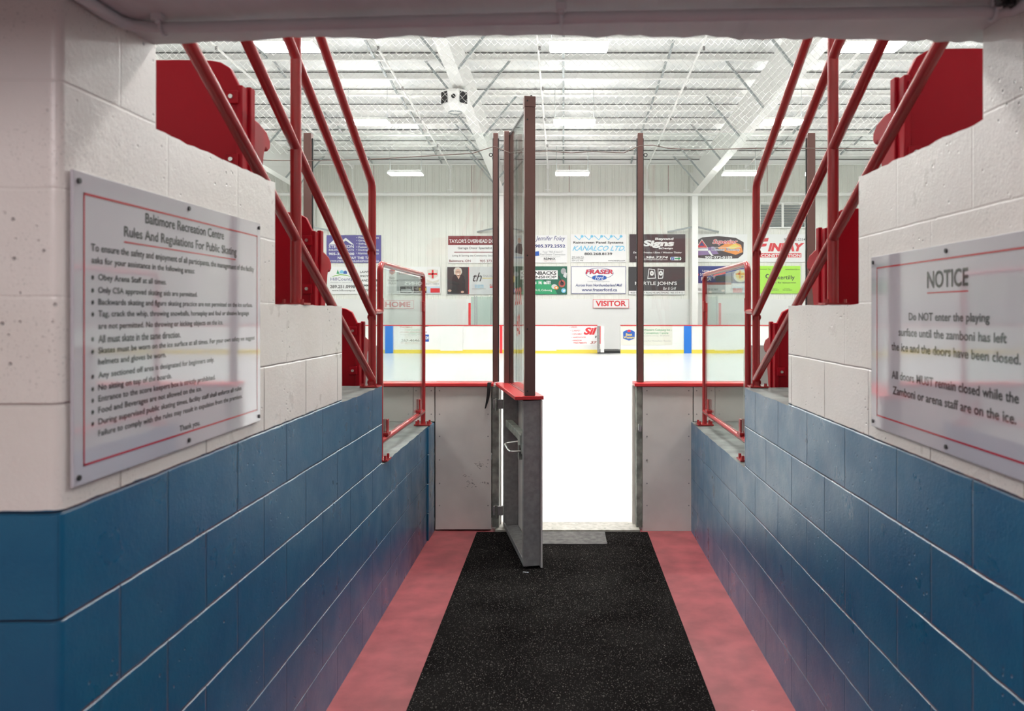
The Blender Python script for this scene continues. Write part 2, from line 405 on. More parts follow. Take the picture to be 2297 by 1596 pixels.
for t, b, z in B:
    ind = t.startswith('-'); t = t.lstrip('-')
    textmesh(t, 1.613, b, z - 0.0165, z, lw, bold=0.012, lift=0.0007, mb=mb)
    if not ind:
        c = arc(1.594, z - 0.008, 0.0045, 0, 330, 11); mb.add([lw(p, q, .0007) for p, q in c], [tuple(range(len(c)))])
textmesh("Thank you.", 1.955, 2.065, 1.287, 1.305, lw, bold=0.012, lift=0.0007, mb=mb)
obj('lettering', mb, ink, sgn, fixn=False)
for y, z in ((1.548, 1.84), (2.003, 1.845), (2.462, 1.845), (1.548, 1.262), (2.003, 1.262), (2.462, 1.262)):
    obj('screw', MB().cyl(lw(y, z, 0), lw(y, z, 0.0035), 0.0055, 12), dark, sgn)
sgn = obj('wall_sign', MB().box(XR - 0.011, XR - 0.004, 1.449 * KR, 2.386 * KR, H + (1.243 - H) * KR, H + (1.749 - H) * KR), acry, label='white NOTICE sign about keeping off the ice on the right wall', cat='sign', bevel=0.002)
obj('border', frame_rect(rw, -2.343, -1.49, 1.279, 1.716, 0.0045), redink, sgn)
obj('underline', MB().add([rw(-2.018, 1.631, .0006), rw(-1.813, 1.631, .0006), rw(-1.813, 1.6345, .0006), rw(-2.018, 1.6345, .0006)], [(0, 1, 2, 3)]), redink, sgn)
mb = MB()
for t, a, b, z0, z1, bo in (("NOTICE", 2.018, 1.813, 1.644, 1.687, 0.02), ("Do NOT enter the playing", 2.125, 1.722, 1.556, 1.583, 0.014), ("surface until the zamboni has left", 2.19, 1.655, 1.519, 1.541, 0.014),
                        ("the ice and the doors have been closed.", 2.237, 1.604, 1.4775, 1.500, 0.014), ("All doors MUST remain closed while the", 2.235, 1.611, 1.398, 1.421, 0.014),
                        ("Zamboni or arena staff are on the ice.", 2.228, 1.62, 1.355, 1.378, 0.014)):
    textmesh(t, -a, -b, z0, z1, rw, bold=bo, lift=0.0007, mb=mb)
obj('lettering', mb, ink, sgn, fixn=False)
for y, z in ((2.37, 1.732), (1.917, 1.732), (2.37, 1.26), (1.917, 1.26), (1.465, 1.732), (1.465, 1.26)):
    obj('screw', MB().cyl(rw(-y, z, 0), rw(-y, z, 0.0035), 0.0055, 12), dark, sgn)

# ================================================================== stair railings
def railing(x, side):
    root = thing('stair_railing', 'red painted pipe railing going down the %s stepped wall' % side, 'railing', (x, 4.10, 1.20))
    r = 0.0195; ya, yb = 2.93, 4.10; sl = 0.525
    zb = (2.24, 1.907, 1.575, 1.24)
    obj('post', MB().cyl((x, ya, 1.612), (x, ya, 3.2), r * 1.03, 20), red, root, smooth=True)
    # lower post bends into the top rail
    top = [(x, yb, 1.205), (x, yb, 2.20), (x, yb - 0.006, 2.232), (x, yb - 0.026, 2.256)]
    top += [(x, yb - d, 2.24 + sl * d) for d in (0.06, 0.5, 1.2, 2.1)]
    obj('top_rail', MB().tube(top, r, 20), red, root, smooth=True)
    for z in zb[1:]:
        obj('rail', MB().tube([(x, yb - 0.005, z), (x, yb - 1.0, z + sl), (x, yb - 2.1, z + 2.1 * sl)], r * 0.96, 20), red, root, smooth=True)
    # weld collars
    for z in zb[1:]:
        obj('weld', MB().tube([(x + (r) * math.cos(a), yb - 0.012 - 0.01 * math.sin(a), z - 0.02 + 0.01 * math.sin(a) * 2) for a in [i * 0.5236 for i in range(12)]], 0.0035, 6, closed=True), red, root, smooth=True)
    sx = -1 if x > 0 else 1
    for y, z in ((ya, 1.611), (yb - 0.03, 1.201)):
        mb = MB().box(x - 0.045, x + 0.045, y - 0.045, y + 0.03, z, z + 0.007)
        for dx in (-0.033, 0.033):
            mb.cyl((x + dx, y - 0.03, z + 0.007), (x + dx, y - 0.03, z + 0.020), 0.007, 6)
        obj('base_plate', mb, red, root)
    return root
railing(-0.985, 'left'); railing(0.992, 'right')

def panel_frame(x, side):
    s = 1 if x > 0 else -1
    y0, y1, z0, z1 = 4.275, 5.585, 0.885, 1.845; r = 0.0165
    root = thing('glass_guard', 'red pipe frame with a clear glass pane on the low %s wall' % side, 'guard panel', (x, (y0 + y1) / 2, 0.79))
    R = 0.05
    pts = [(y1, 0.80)] + [(y1, z1 - R)] + arc(y1 - R, z1 - R, R, 0, 90, 6) + arc(y0 + R, z1 - R, R, 90, 180, 6) + [(y0, 0.80)]
    obj('tube_frame', MB().tube([(x, a, b) for a, b in pts], r, 18), red, root, smooth=True)
    obj('bottom_rail', MB().tube([(x, y0, z0), (x, y1, z0)], r, 18), red, root, smooth=True)
    obj('glass_pane', MB().box(x - 0.005, x + 0.005, y0 + 0.022, y1 - 0.022, z0 + 0.025, z1 - 0.025), gglass, root)
    for y, z in ((y0 + 0.14, z0 + 0.03), (y1 - 0.17, z0 + 0.03)):
        m2 = MB().box(x - 0.014, x - 0.006, y - 0.02, y + 0.02, z - 0.03, z + 0.075); m2.box(x + 0.006, x + 0.014, y - 0.02, y + 0.02, z - 0.03, z + 0.075)
        m2.box(x - 0.022, x + 0.022, y - 0.045, y + 0.03, z - 0.012, z + 0.004)
        obj('glass_bracket', m2, red, root)
    for y in (y0 + 0.018, y1 - 0.018):
        obj('glass_clip', MB().box(x - 0.013, x + 0.013, y - 0.018, y + 0.016, 1.585, 1.660), red, root, bevel=0.003)
    for y in (y0 - 0.02, y1):
        m2 = MB().box(x - 0.055, x + 0.055, y - 0.05, y + 0.05, 0.7925, 0.801)
        for dx in (-0.04, 0.04):
            for dy in (-0.035, 0.035): m2.cyl((x + dx, y + dy, 0.80), (x + dx, y + dy, 0.822), 0.008, 6); 
        obj('foot_plate', m2, red, root)
    obj('link_bar', MB().cyl((x, 4.125, 1.585), (x, y0 - 0.005, 1.585), 0.016, 14), red, root, smooth=True)
panel_frame(-0.985, 'left'); panel_frame(0.990, 'right')

# ================================================================== stadium seats
def build_seat():
    root = thing('stadium_seat', 'x', 'seat', (0, 0, 0), 'red folding stadium seats beside the aisle')
    def back():
        poly = [(-0.215, 0.16), (0.215, 0.16), (0.215, 0.72)] + arc(0.125, 0.725, 0.09, 0, 90, 8) + arc(-0.125, 0.725, 0.09, 90, 180, 8)
        mb = MB(); nseg = 9
        # slightly bowed shell: front and back surfaces following an arc in plan
        def f(x, z, y): return (x, y + 0.035 * (1 - (x / 0.215) ** 2) * -0.6 + 0.02 * (0.5 - z), z)
        # grid so the shell can bow
        xs = [-0.215 + 0.43 * i / 14 for i in range(15)]
        def ztop(x):
            ax = abs(x)
            return 0.815 if ax < 0.125 else 0.725 + math.sqrt(max(0, 0.09 ** 2 - (ax - 0.125) ** 2))
        vs = []; R = 8
        for y in (0.075, 0.100):
            for x in xs:
                for j in range(R + 1):
                    vs.append(f(x, 0.16 + (ztop(x) - 0.16) * j / R, y))
        n = 15 * (R + 1); fs = []
        for s_ in (0, 1):
            for i in range(14):
                for j in range(R):
                    a = s_ * n + i * (R + 1) + j; fs.append((a, a + 1, a + R + 2, a + R + 1))
        for i in range(14):
            for j in (0, R):
                a = i * (R + 1) + j; fs.append((a, a + R + 1, n + a + R + 1, n + a))
        for i in (0, 14):
            for j in range(R):
                a = i * (R + 1) + j; fs.append((a, a + 1, n + a + 1, n + a))
        return mb.add(vs, fs)
    obj('backrest', back(), red_seat, root, smooth=True, bevel=0.004)
    for s_ in (-1, 1):
        x0, x1 = sorted((s_ * 0.204, s_ * 0.226))
        mb = MB().box(x0, x1, 0.062, 0.125, 0.12, 0.735)
        mb.box(*sorted((s_ * 0.218, s_ * 0.236)), 0.112, 0.150, 0.12, 0.742)
        obj('side_frame', mb, red_seat, root, bevel=0.004)
        for z in (0.665, 0.455):
            br = obj('bracket', MB().box(*sorted((s_ * 0.172, s_ * 0.214)), 0.052, 0.070, z + 0.005, z + 0.050), red_seat, root, bevel=0.004)
            obj('bolt', MB().cyl((s_ * 0.192, 0.053, z + 0.028), (s_ * 0.192, 0.046, z + 0.028), 0.007, 12), steel, br, smooth=True)
    # folded-up seat pan with a rolled front lip
    prof = [(0.125, 0.40), (0.135, 0.645), (0.19, 0.662), (0.27, 0.658), (0.345, 0.640), (0.378, 0.615), (0.380, 0.585), (0.355, 0.568),
            (0.330, 0.575), (0.318, 0.550), (0.300, 0.47), (0.27, 0.36), (0.23, 0.31), (0.16, 0.30)]
    obj('seat_pan', MB().prism(prof, -0.205, 0.205, lambda y, z, x: (x, y, z)), red_seat, root, smooth=True, bevel=0.008)
    for s_ in (-1, 1):
        mb = MB().box(s_ * 0.19 - 0.02, s_ * 0.19 + 0.02, 0.06, 0.22, 0, 0.012); mb.box(s_ * 0.19 - 0.012, s_ * 0.19 + 0.012, 0.09, 0.15, 0.01, 0.32)
        obj('leg', mb, red_seat, root)
    return root
seat0 = build_seat()
spots = []
for side, x, ys in (('left', -1.303, LY), ('right', 1.318, RY)):
    for k, z, w in ((1, 1.61, 'topmost'), (2, 1.20, 'middle'), (3, 0.79, 'lowest')):
        spots.append((x, ys[k] + 0.004, z + 0.002, 'red plastic folded stadium seat, %s of the three beside the %s railing' % (w, side)))
for i, (x, y, z, lb) in enumerate(spots):
    if i == 0: seat0.location = (x, y, z); seat0['label'] = lb
    else: copy_tree(seat0, (x, y, z), label=lb)
offw = mat('off_white_panel', (0.60, 0.58, 0.55), 0.5)
for x, sd in ((-1.33, 'left'), (1.33, 'right')):
    mb = MB().prism([(-0.16, 0.79), (0.16, 0.79), (0.16, 1.34)] + arc(0.13, 1.34, 0.03, 0, 90, 4) + arc(-0.13, 1.34, 0.03, 90, 180, 4), 5.15, 5.18, lambda p, q, t: (x + p, t, q))
    obj('divider_panel', mb, offw, label='small off-white upright panel behind the lowest %s seat' % sd, cat='panel', bevel=0.003)

# ================================================================== dasher boards (near side)
def board(x0, x1, z0, label, screws):
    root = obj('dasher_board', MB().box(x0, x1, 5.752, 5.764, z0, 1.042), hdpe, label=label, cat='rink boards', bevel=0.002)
    fr = MB().box(x0 + 0.005, x1 - 0.005, 5.766, 5.79, max(z0, 0.0), 1.04); fr.box(x0 + .005, x1 - .005, 5.90, 5.912, -0.04, 1.04)
    for z in (0.02, 0.5, 1.0): fr.box(x0 + .005, x1 - .005, 5.79, 5.90, z, z + 0.04)
    obj('frame', fr, [galv], root)
    for x, z in screws: obj('screw', MB().cyl((x, 5.752, z), (x, 5.7495, z), 0.0048, 10), galv, root)
    return root
zs = (1.015, 0.845, 0.685, 0.515, 0.345, 0.185)
bl = board(-0.926, -0.522, 0.012, 'white screwed rink board panel left of the open gate', [(x, z) for x in (-0.895, -0.545) for z in zs])
scm = MB()
for (cx, cz, n, sp) in ((-0.60, 0.47, 26, 0.035), (-0.66, 0.34, 22, 0.05), (-0.57, 0.35, 12, 0.03), (-0.70, 0.40, 6, 0.03)):
    for i in range(n):
        x = cx + random.gauss(0, sp * 0.6); z = cz + random.gauss(0, sp * 0.28); a = random.uniform(-0.9, 1.2); l = random.uniform(0.002, 0.009); w = random.uniform(0.0008, 0.0022)
        if not -0.9 < x < -0.53: continue
        dx, dz = math.cos(a), math.sin(a)
        scm.add([(x - dx * l - dz * w, 5.7512, z - dz * l + dx * w), (x + dx * l, 5.7512, z + dz * l), (x + dx * l * 0.6 + dz * w, 5.7512, z + dz * l * 0.6 - dx * w), (x - dx * l, 5.7512, z - dz * l)], [(0, 1, 2, 3)])
obj('scuff_marks', scm, dark, bl, kind='stuff')
board(-1.082, -0.932, 0.792, 'narrow white rink board above the low left wall end', [(x, z) for x in (-1.065, -0.955) for z in zs[:2]])
board(-3.25, -1.088, 0.792, 'long white rink board behind the left seats', [(-1.12, z) for z in zs[:2]])
br_ = board(0.572, 0.934, 0.0, 'white screwed rink board panel right of the doorway', [(x, z) for x in (0.603, 0.905) for z in zs])
board(0.940, 1.092, 0.792, 'narrow white rink board above the low right wall end', [(x, z) for x in (0.962, 1.07) for z in zs[:2]])
board(1.098, 3.25, 0.792, 'long white rink board behind the right seats', [(1.125, z) for z in zs[:2]])
obj('cap', MB().box(-3.25, -0.506, 5.735, 5.925, 1.046, 1.070), red_cap, bl, label='red plastic cap', bevel=0.004)
obj('cap', MB().box(0.512, 3.25, 5.735, 5.925, 1.046, 1.070), red_cap, br_, label='red plastic cap', bevel=0.004)
# jambs
j = thing('gate_jamb', 'galvanised steel jamb with two hinges left of the open gate', 'jamb', (-0.49, 5.80, 0))
obj('channel', MB().box(-0.518, -0.468, 5.768, 5.90, 0.024, 1.043), galvg, j, bevel=0.002)
obj('edge_strip', MB().box(-0.468, -0.460, 5.86, 5.915, 0.024, 1.043), hdpe, j)
for z in (0.885, 0.115):
    h = obj('hinge', MB().box(-0.508, -0.437, 5.742, 5.766, z, z + 0.066), galv, j, bevel=0.003)
    obj('hinge_pin', MB().cyl((-0.485, 5.737, z - 0.012), (-0.485, 5.737, z + 0.075), 0.009, 12), galvg, h, smooth=True)
j = thing('gate_jamb', 'galvanised steel jamb with latch catch right of the doorway', 'jamb', (0.55, 5.80, 0))
obj('channel', MB().box(0.528, 0.570, 5.768, 5.90, 0.024, 1.043), galvg, j, bevel=0.002)
obj('edge_strip', MB().box(0.508, 0.527, 5.86, 5.915, 0.024, 1.043), hdpe, j)
obj('catch', MB().box(0.545, 0.562, 5.752, 5.768, 0.72, 0.76).cyl((0.545, 5.757, 0.73), (0.545, 5.757, 0.775), 0.006, 10), steel, j)
# black strap over the boards
st = MB(); pts = []
for i in range(15):
    t = i / 14; pts.append((-0.535 - 0.030 * t + 0.008 * math.sin(3 * t), 5.731 - 0.004 * math.sin(5 * t), 1.073 - 0.185 * t))
for i in range(14):
    (xa, ya, za), (xb, yb, zb_) = pts[i], pts[i + 1]; wa = 0.013 * (1 - 0.65 * (i / 14) ** 2); wb = 0.013 * (1 - 0.65 * ((i + 1) / 14) ** 2)
    st.add([(xa - wa, ya, za), (xa + wa, ya, za), (xb + wb, yb, zb_), (xb - wb, yb, zb_), (xa - wa, ya - .002, za), (xa + wa, ya - .002, za), (xb + wb, yb - .002, zb_), (xb - wb, yb - .002, zb_)],
           [(0, 1, 2, 3), (4, 5, 6, 7), (0, 1, 5, 4), (2, 3, 7, 6), (0, 3, 7, 4), (1, 2, 6, 5)])
st.box(-0.548, -0.522, 5.729, 5.80, 1.0705, 1.073)
obj('strap', st, dark, label='black strap hanging over the white board left of the gate', cat='strap')

# glass panes and posts on the boards
def gpost(x, w, label, bolt=0):
    root = obj('glass_post', MB().box(x - w, x + w, 5.825, 5.885, 1.071, 2.895), brown, label=label, cat='post', bevel=0.003)
    obj('gasket', MB().box(x + w, x + w + 0.006, 5.845, 5.868, 1.071, 2.86).box(x - w - .006, x - w, 5.845, 5.868, 1.071, 2.86), dark, root)
    if bolt:
        e = MB().tube([(x + bolt * (w + 0.018) + 0.012 * math.cos(a), 5.83, 2.735 + 0.012 * math.sin(a)) for a in [i * 0.5236 for i in range(12)]], 0.003, 6, closed=True)
        e.cyl((x + bolt * w, 5.83, 2.735), (x + bolt * (w + 0.008), 5.83, 2.735), 0.003, 8)
        obj('eye_bolt', e, dark, root)
gpost(-0.497, 0.017, 'slim brown post at the hinge side of the ice doorway', -1)
gpost(0.563, 0.020, 'slim brown post at the latch side of the ice doorway', 1)
gpost(-1.875, 0.028, 'brown glass post behind the left railing')
gpost(1.815, 0.028, 'brown glass post behind the right railing')
for x0, x1, lb in ((-3.25, -1.91, 'clear glass sheet behind the left seats'), (-1.84, -0.524, 'clear glass sheet above the boards left of the gate'),
                   (0.592, 1.78, 'clear glass sheet above the boards right of the doorway'), (1.85, 3.25, 'clear glass sheet behind the right seats')):
    obj('rink_glass', MB().box(x0, x1, 5.850, 5.862, 1.071, 2.90), glass, label=lb, cat='glass')

# sagging rope along the glass top
def W(px, py, Y): return Vector(((px - CX) * Y / F, Y, H - (py - CY) * Y / F))
rp = [(330, 352), (620, 360), (700, 361), (780, 359), (860, 356), (960, 350), (1060, 344), (1085, 336), (1108, 329), (1122, 334), (1145, 344), (1175, 342), (1230, 339), (1280, 343), (1330, 340), (1400, 343), (1420, 334), (1436, 327), (1465, 326), (1500, 333), (1560, 336), (1700, 333), (1820, 333), (1990, 334), (2260, 340)]
obj('rope', MB().tube([W(x, y, 5.725) for x, y in rp], 0.0032, 8), mat('brown_rope', (0.20, 0.15, 0.13), 0.8), label='thin brown rope strung along the top of the rink glass', cat='rope', smooth=True)

# white safety netting above the glass: interlaced zigzag wires
def net():
    mb = MB(); cw = 0.052; ch = 0.026; X0, X1, Z0, Z1 = -3.3, 3.3, 2.775, 8.24
    n = int((X1 - X0) / (cw / 2)); rows = int((Z1 - Z0) / ch)
    r = 0.0015
    for k in range(rows):
        zc = Z0 + k * ch
        pts = []
        for i in range(n + 1):
            up = (i + k) % 2
            pts.append((X0 + i * cw / 2 + 0.004 * math.sin(k * 1.7 + i * 0.11), 5.925 + 0.012 * math.sin(i * 0.05 + k * 0.3), zc + (ch * 0.5 if up else -ch * 0.5) + 0.004 * math.sin(i * 0.07)))
        mb.tube(pts, r, 3)
    return mb
obj('safety_netting', net(), mat('white_net_cord', (0.80, 0.80, 0.76), 0.6), label='white diamond mesh safety net hanging above the rink glass', cat='net', fixn=False)

# ================================================================== open rink gate
Hg = Vector((-0.44, 5.80, 0)); du = Vector((0.195, -0.93, 0)).normalized(); dv = Vector((-du.y, du.x, 0))
def D(u, v, z): return Hg + du * u + dv * v + Vector((0, 0, z))
def dbox(mb, u0, u1, v0, v1, z0, z1):
    vs = [D(u, v, z) for z in (z0, z1) for v in (v0, v1) for u in (u0, u1)]
    return mb.add(vs, [(0, 2, 3, 1), (4, 5, 7, 6), (0, 1, 5, 4), (2, 6, 7, 3), (0, 4, 6, 2), (1, 3, 7, 5)])
gate = thing('rink_gate', 'open rink gate with red cap and glass swung into the corridor', 'gate', D(0.47, 0.06, 0))
fr = MB(); dbox(fr, 0, 0.045, 0, 0.104, 0.025, 1.04); dbox(fr, 0.045, 0.90, 0.0, 0.104, 0.025, 0.040); dbox(fr, 0.045, 0.90, 0.0, 0.008, 0.040, 0.062); dbox(fr, 0.045, 0.90, 0.03, 0.104, 1.00, 1.04)
obj('frame', fr, galv, gate, bevel=0.002)
stl = obj('end_stile', dbox(MB(), 0.902, 0.95, 0, 0.104, 0.025, 1.04), galv, gate, bevel=0.002)
obj('skin', dbox(MB(), -0.01, 0.955, 0.106, 0.118, 0.012, 1.042), hdpe, gate, bevel=0.002)
obj('cap', dbox(MB(), -0.02, 0.965, -0.054, 0.124, 1.046, 1.070), red_cap, gate, bevel=0.004)
obj('cap_seam', dbox(MB(), 0.0, 0.88, 0.030, 0.036, 1.0695, 1.0708), dark, gate)
lb = MB(); dbox(lb, 0.05, 0.80, 0.012, 0.058, 0.755, 0.805); lt = obj('latch_bar', lb, galvg, gate, bevel=0.003)
l2 = MB(); dbox(l2, 0.74, 0.86, -0.004, 0.05, 0.735, 0.815); dbox(l2, 0.80, 0.84, -0.012, 0.03, 0.66, 0.75); dbox(l2, 0.86, 0.90, 0.0, 0.03, 0.70, 0.83); obj('latch_plate', l2, galvg, lt, bevel=0.003)
hp = [D(0.72, 0.01, 0.755), D(0.70, -0.055, 0.745), D(0.70, -0.072, 0.742), D(0.72, -0.082, 0.738), D(0.80, -0.078, 0.722), D(0.84, -0.070, 0.715), D(0.85, -0.055, 0.714), D(0.85, 0.0, 0.716)]
obj('handle', MB().tube(hp, 0.0065, 10), steel, lt, smooth=True)
obj('hinge_post', dbox(MB(), 0.0, 0.045, 0.004, 0.040, 1.071, 2.895), brown, gate, bevel=0.003)
obj('hinge_post_trim', dbox(MB(), 0.0, 0.045, 0.048, 0.070, 1.071, 2.895), brown, gate, bevel=0.003)
obj('gasket', dbox(MB(), 0.01, 0.045, 0.040, 0.048, 1.071, 2.885), dark, gate)
ep = obj('end_post', dbox(MB(), 0.915, 0.962, 0.006, 0.072, 1.071, 2.84), brown, gate, bevel=0.003)
e2 = MB(); dbox(e2, 0.905, 0.965, 0.004, 0.0738, 2.84, 2.905); obj('post_bracket', e2, brown, ep, bevel=0.002)
bt = MB()
for z in (2.875, 2.76): bt.add(*[(lambda m_: (m_.v, m_.f))(MB().cyl(D(0.965, 0.022, z), D(0.970, 0.022, z), 0.005, 10))][0])
for z in (1.10, 1.48, 1.93): bt.add(*[(lambda m_: (m_.v, m_.f))(MB().cyl(D(0.962, 0.022, z), D(0.966, 0.022, z), 0.005, 10))][0])
bt.add(*[(lambda m_: (m_.v, m_.f))(MB().cyl(D(0.93, 0.052, 2.905), D(0.93, 0.052, 2.918), 0.006, 10))][0])
obj('bolt', bt, dark, ep)
obj('glass_pane', dbox(MB(), 0.046, 0.914, 0.041, 0.051, 1.071, 2.86), gglass, gate)
obj('glass_rim', dbox(MB(), 0.046, 0.914, 0.039, 0.053, 2.858, 2.872), dark, gate)
mb = MB()
def gfn(a, z, l): return D(a, 0.0405 - l, z)
textmesh("DOOR", 0.33, 0.62, 1.63, 1.75, gfn, bold=0.02, mb=mb); textmesh("#2", 0.40, 0.55, 1.42, 1.57, gfn, bold=0.02, mb=mb)
obj('lettering', mb, P['brick'], gate, fixn=False)

# ================================================================== arena: ice and far side
YF = 31.2; YW = 34.5
obj('floor_ice', MB().box(-31.2, 31.2, 5.935, YF, -0.14, -0.045), ice, kind='structure')
obj('floor_bench', MB().box(-32, 32, YF + 0.35, YW + 0.2, -0.14, -0.03), conc, kind='structure')
fx = lambda px, Y=YF: (px - CX) * Y / F
fz = lambda py, Y=YF: H - (py - CY) * Y / F
def far_board(x0, x1, label):
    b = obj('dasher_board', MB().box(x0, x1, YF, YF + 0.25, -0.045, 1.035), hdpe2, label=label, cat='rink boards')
    obj('cap', MB().box(x0, x1, YF - 0.02, YF + 0.27, 1.037, 1.070), red_cap, b)
    obj('kick_strip', MB().box(x0, x1, YF - 0.014, YF - 0.001, -0.044, 0.10), yel, b)
    return b
g0, g1 = fx(1340), fx(1392)
fl = far_board(-31.25, g0, 'long white far boards with yellow kick strip left of the open bench gate')
frb = far_board(g1, 31.25, 'long white far boards with yellow kick strip right of the open bench gate')
for par, a, b in ((fl, 863, 883), (frb, 1534, 1551), ): obj('blue_line_marker', MB().box(fx(a), fx(b), YF - 0.024, YF - 0.015, -0.044, 1.036), P['boardblue'], par)
obj('red_line_marker', MB().box(fx(1121), fx(1127), YF - 0.024, YF - 0.015, -0.044, 1.036), P['red'], fl)
obj('access_panel', MB().box(fx(988), fx(1038), YF - 0.02, YF - 0.015, 0.06, 1.03), hdpe2, fl, bevel=0.004)
obj('access_panel', MB().box(fx(1199), fx(1248), YF - 0.02, YF - 0.015, 0.06, 1.03), hdpe2, fl, bevel=0.004)
# blue lines and centre line painted on the ice
for px, m, nm, lbx in ((873, 'boardblue', 'blue', 'left'), (1542, 'boardblue', 'blue', 'right')):
    pass
bg = thing('bench_gate', 'small white bench gate standing open in the far boards', 'gate', (g0 + 0.1, YF - 0.3, 0))
obj('frame', MB().box(g0 - 0.01, g0 + 0.07, YF - 0.55, YF - 0.03, 0.02, 1.04), galv, bg)
obj('skin', MB().box(g0 + 0.10, g0 + 0.24, YF - 0.50, YF - 0.46, 0.02, 1.04), hdpe2, bg)
obj('edge_strip', MB().box(g0 + 0.072, g0 + 0.098, YF - 0.55, YF - 0.5, 0.35, 1.04), red_cap, bg)
obj('bench_mat', MB().box(g0 + 0.02, g1 - 0.02, YF - 0.01, YF + 1.4, -0.03, 0.06), dark, label='black rubber step behind the open bench gate', cat='step')

# far wall: white lower wall and ribbed cladding
obj('wall_far', MB().box(-34, 34, YW - 0.03, YW + 0.2, -0.1, H + (CY - 671) * YW / F), wwall, kind='structure')
def cladding():
    z0 = H + (CY - 671) * YW / F + 0.001; z1 = 8.3; prof = []; x = -34.0; p = 0.30
    while x < 34:
        for dx, dy in ((0, 0), (0.09, 0), (0.10, -0.02), (0.12, -0.02), (0.13, 0), (0.19, 0), (0.20, -0.012), (0.21, -0.012), (0.22, 0)): prof.append((x + dx, YW + dy))
        x += p
    vs = [(a, b, z0) for a, b in prof] + [(a, b, z1) for a, b in prof]; n = len(prof)
    return MB().add(vs, [(i, i + 1, n + i + 1, n + i) for i in range(n - 1)])
obj('wall_far_cladding', cladding(), wmetal, kind='structure')
obj('wall_far_backing', MB().box(-34, 34, YW + 0.02, YW + 0.2, 2.2, 8.4), wmetal, kind='structure')
for nm, x in (('wall_end_left', -31.5), ('wall_end_right', 31.3)): obj(nm, MB().box(x, x + 0.2, 4.5, YW + 0.2, -0.1, 8.3), wmetal, kind='structure')
obj('wall_behind_stands', MB().box(-31, 31, -1.5, -1.3, 2.9, 7.6), wmetal, kind='structure')
# roof deck: slopes up towards the middle of the rink
def rz(Y): return 8.02 + (YW - Y) * 0.052
YR = 17.5
def roofmesh():
    mb = MB()
    pts = [(YW + 0.3, rz(YW + .3)), (YR, rz(YR)), (4.0, rz(YR) - 0.052 * 13.5), (4.0, rz(YR) - .5), (YR, rz(YR) + 0.2), (YW + 0.3, rz(YW) + 0.2)]
    q = [(YW + 0.3, rz(YW + .3)), (YR, rz(YR)), (-3.0, rz(YR) - 0.052 * 20.5), (-3.0, rz(YR) - 0.052 * 20.5 + .2), (YR, rz(YR) + .2), (YW + .3, rz(YW) + .2)]
    return mb.prism(q, -34, 34, lambda y, z, x: (x, y, z))
obj('ceiling_arena', roofmesh(), roof, kind='structure')
def purlin(Y):
    zt = rz(Y) - 0.012; h = 0.235; mb = MB()
    prof = [(Y, zt), (Y + 0.07, zt), (Y + 0.07, zt - 0.004), (Y + 0.004, zt - 0.004), (Y + 0.004, zt - h + 0.004), (Y + 0.004, zt - h), (Y - 0.075, zt - h), (Y - 0.085, zt - h + 0.03), (Y - 0.08, zt - h + 0.03), (Y - 0.072, zt - h + 0.006), (Y, zt - h + 0.006)]
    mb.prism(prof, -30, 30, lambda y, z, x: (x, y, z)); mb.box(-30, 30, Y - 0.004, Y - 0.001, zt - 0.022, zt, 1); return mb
ordn = ['nearest the far wall', 'second from the far wall', 'third from the far wall', 'fourth from the far wall', 'fifth from the far wall', 'sixth from the far wall', 'seventh from the far wall', 'eighth from the far wall', 'ninth from the far wall', 'tenth from the far wall', 'eleventh from the far wall']
PY = [33.75 - 1.5 * i for i in range(11)]
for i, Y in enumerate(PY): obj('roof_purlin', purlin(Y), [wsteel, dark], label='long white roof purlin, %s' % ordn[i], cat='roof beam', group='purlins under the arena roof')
# rigid frames: column + tapered rafter + flange braces
def frame(X, label):
    root = thing('steel_frame', label, 'roof frame', (X, YW - 0.5, -0.03))
    zc = 6.62
    cm = MB().box(X - 0.13, X + 0.13, YW - 0.62, YW - 0.60, -0.03, 6.95); cm.box(X - 0.13, X + 0.13, YW - 0.13, YW - 0.11, -0.03, 7.6); cm.box(X - 0.006, X + 0.006, YW - 0.60, YW - 0.12, -0.03, 7.9)
    obj('column', cm, wsteel, root)
    def lo(Y): return zc + (YW - 0.6 - Y) * 0.0435
    ys = [YW - 0.6, 30, 26, 22, 18, 12]
    poly = [(Y, lo(Y)) for Y in ys] + [(Y, rz(Y) - 0.26 + (0 if Y > 17.5 else -0.3)) for Y in reversed(ys)]
    obj('rafter', MB().prism(poly, X - 0.006, X + 0.006, lambda y, z, x: (x, y, z)), wsteel, root)
    pf = [(Y, lo(Y)) for Y in ys] + [(Y, lo(Y) - 0.02) for Y in reversed(ys)]
    obj('flange', MB().prism(pf, X - 0.15, X + 0.15, lambda y, z, x: (x, y, z)), wsteel, root)
    for Y in (18.75, 21.75, 24.75, 27.75, 30.75, 32.25):
        for s_ in (-1, 1):
            a = Vector((X + s_ * 0.12, Y, lo(Y) + 0.01)); b = Vector((X + s_ * 1.18, Y, rz(Y) - 0.20))
            w = 0.028; n_ = Vector((0, 1, 0)); d = (b - a).normalized(); u = d.cross(n_)
            mb = MB(); vs = []
            for p in (a, b):
                vs += [p - u * w - n_ * w, p + u * w - n_ * w, p + u * w + n_ * w, p - u * w + n_ * w]
            mb.add(vs, [(0, 1, 2, 3), (4, 5, 6, 7), (0, 1, 5, 4), (1, 2, 6, 5), (2, 3, 7, 6), (3, 0, 4, 7)])
            obj('brace', mb, gsteel, root)
    for s_ in (-1, 1):
        a = Vector((X + s_ * 0.13, YW - 0.55, 5.20)); b = Vector((X + s_ * 1.1, YW - 0.10, 5.02 + 0.02))
        obj('wall_brace', MB().cyl(a, b, 0.045, 4), gsteel, root)
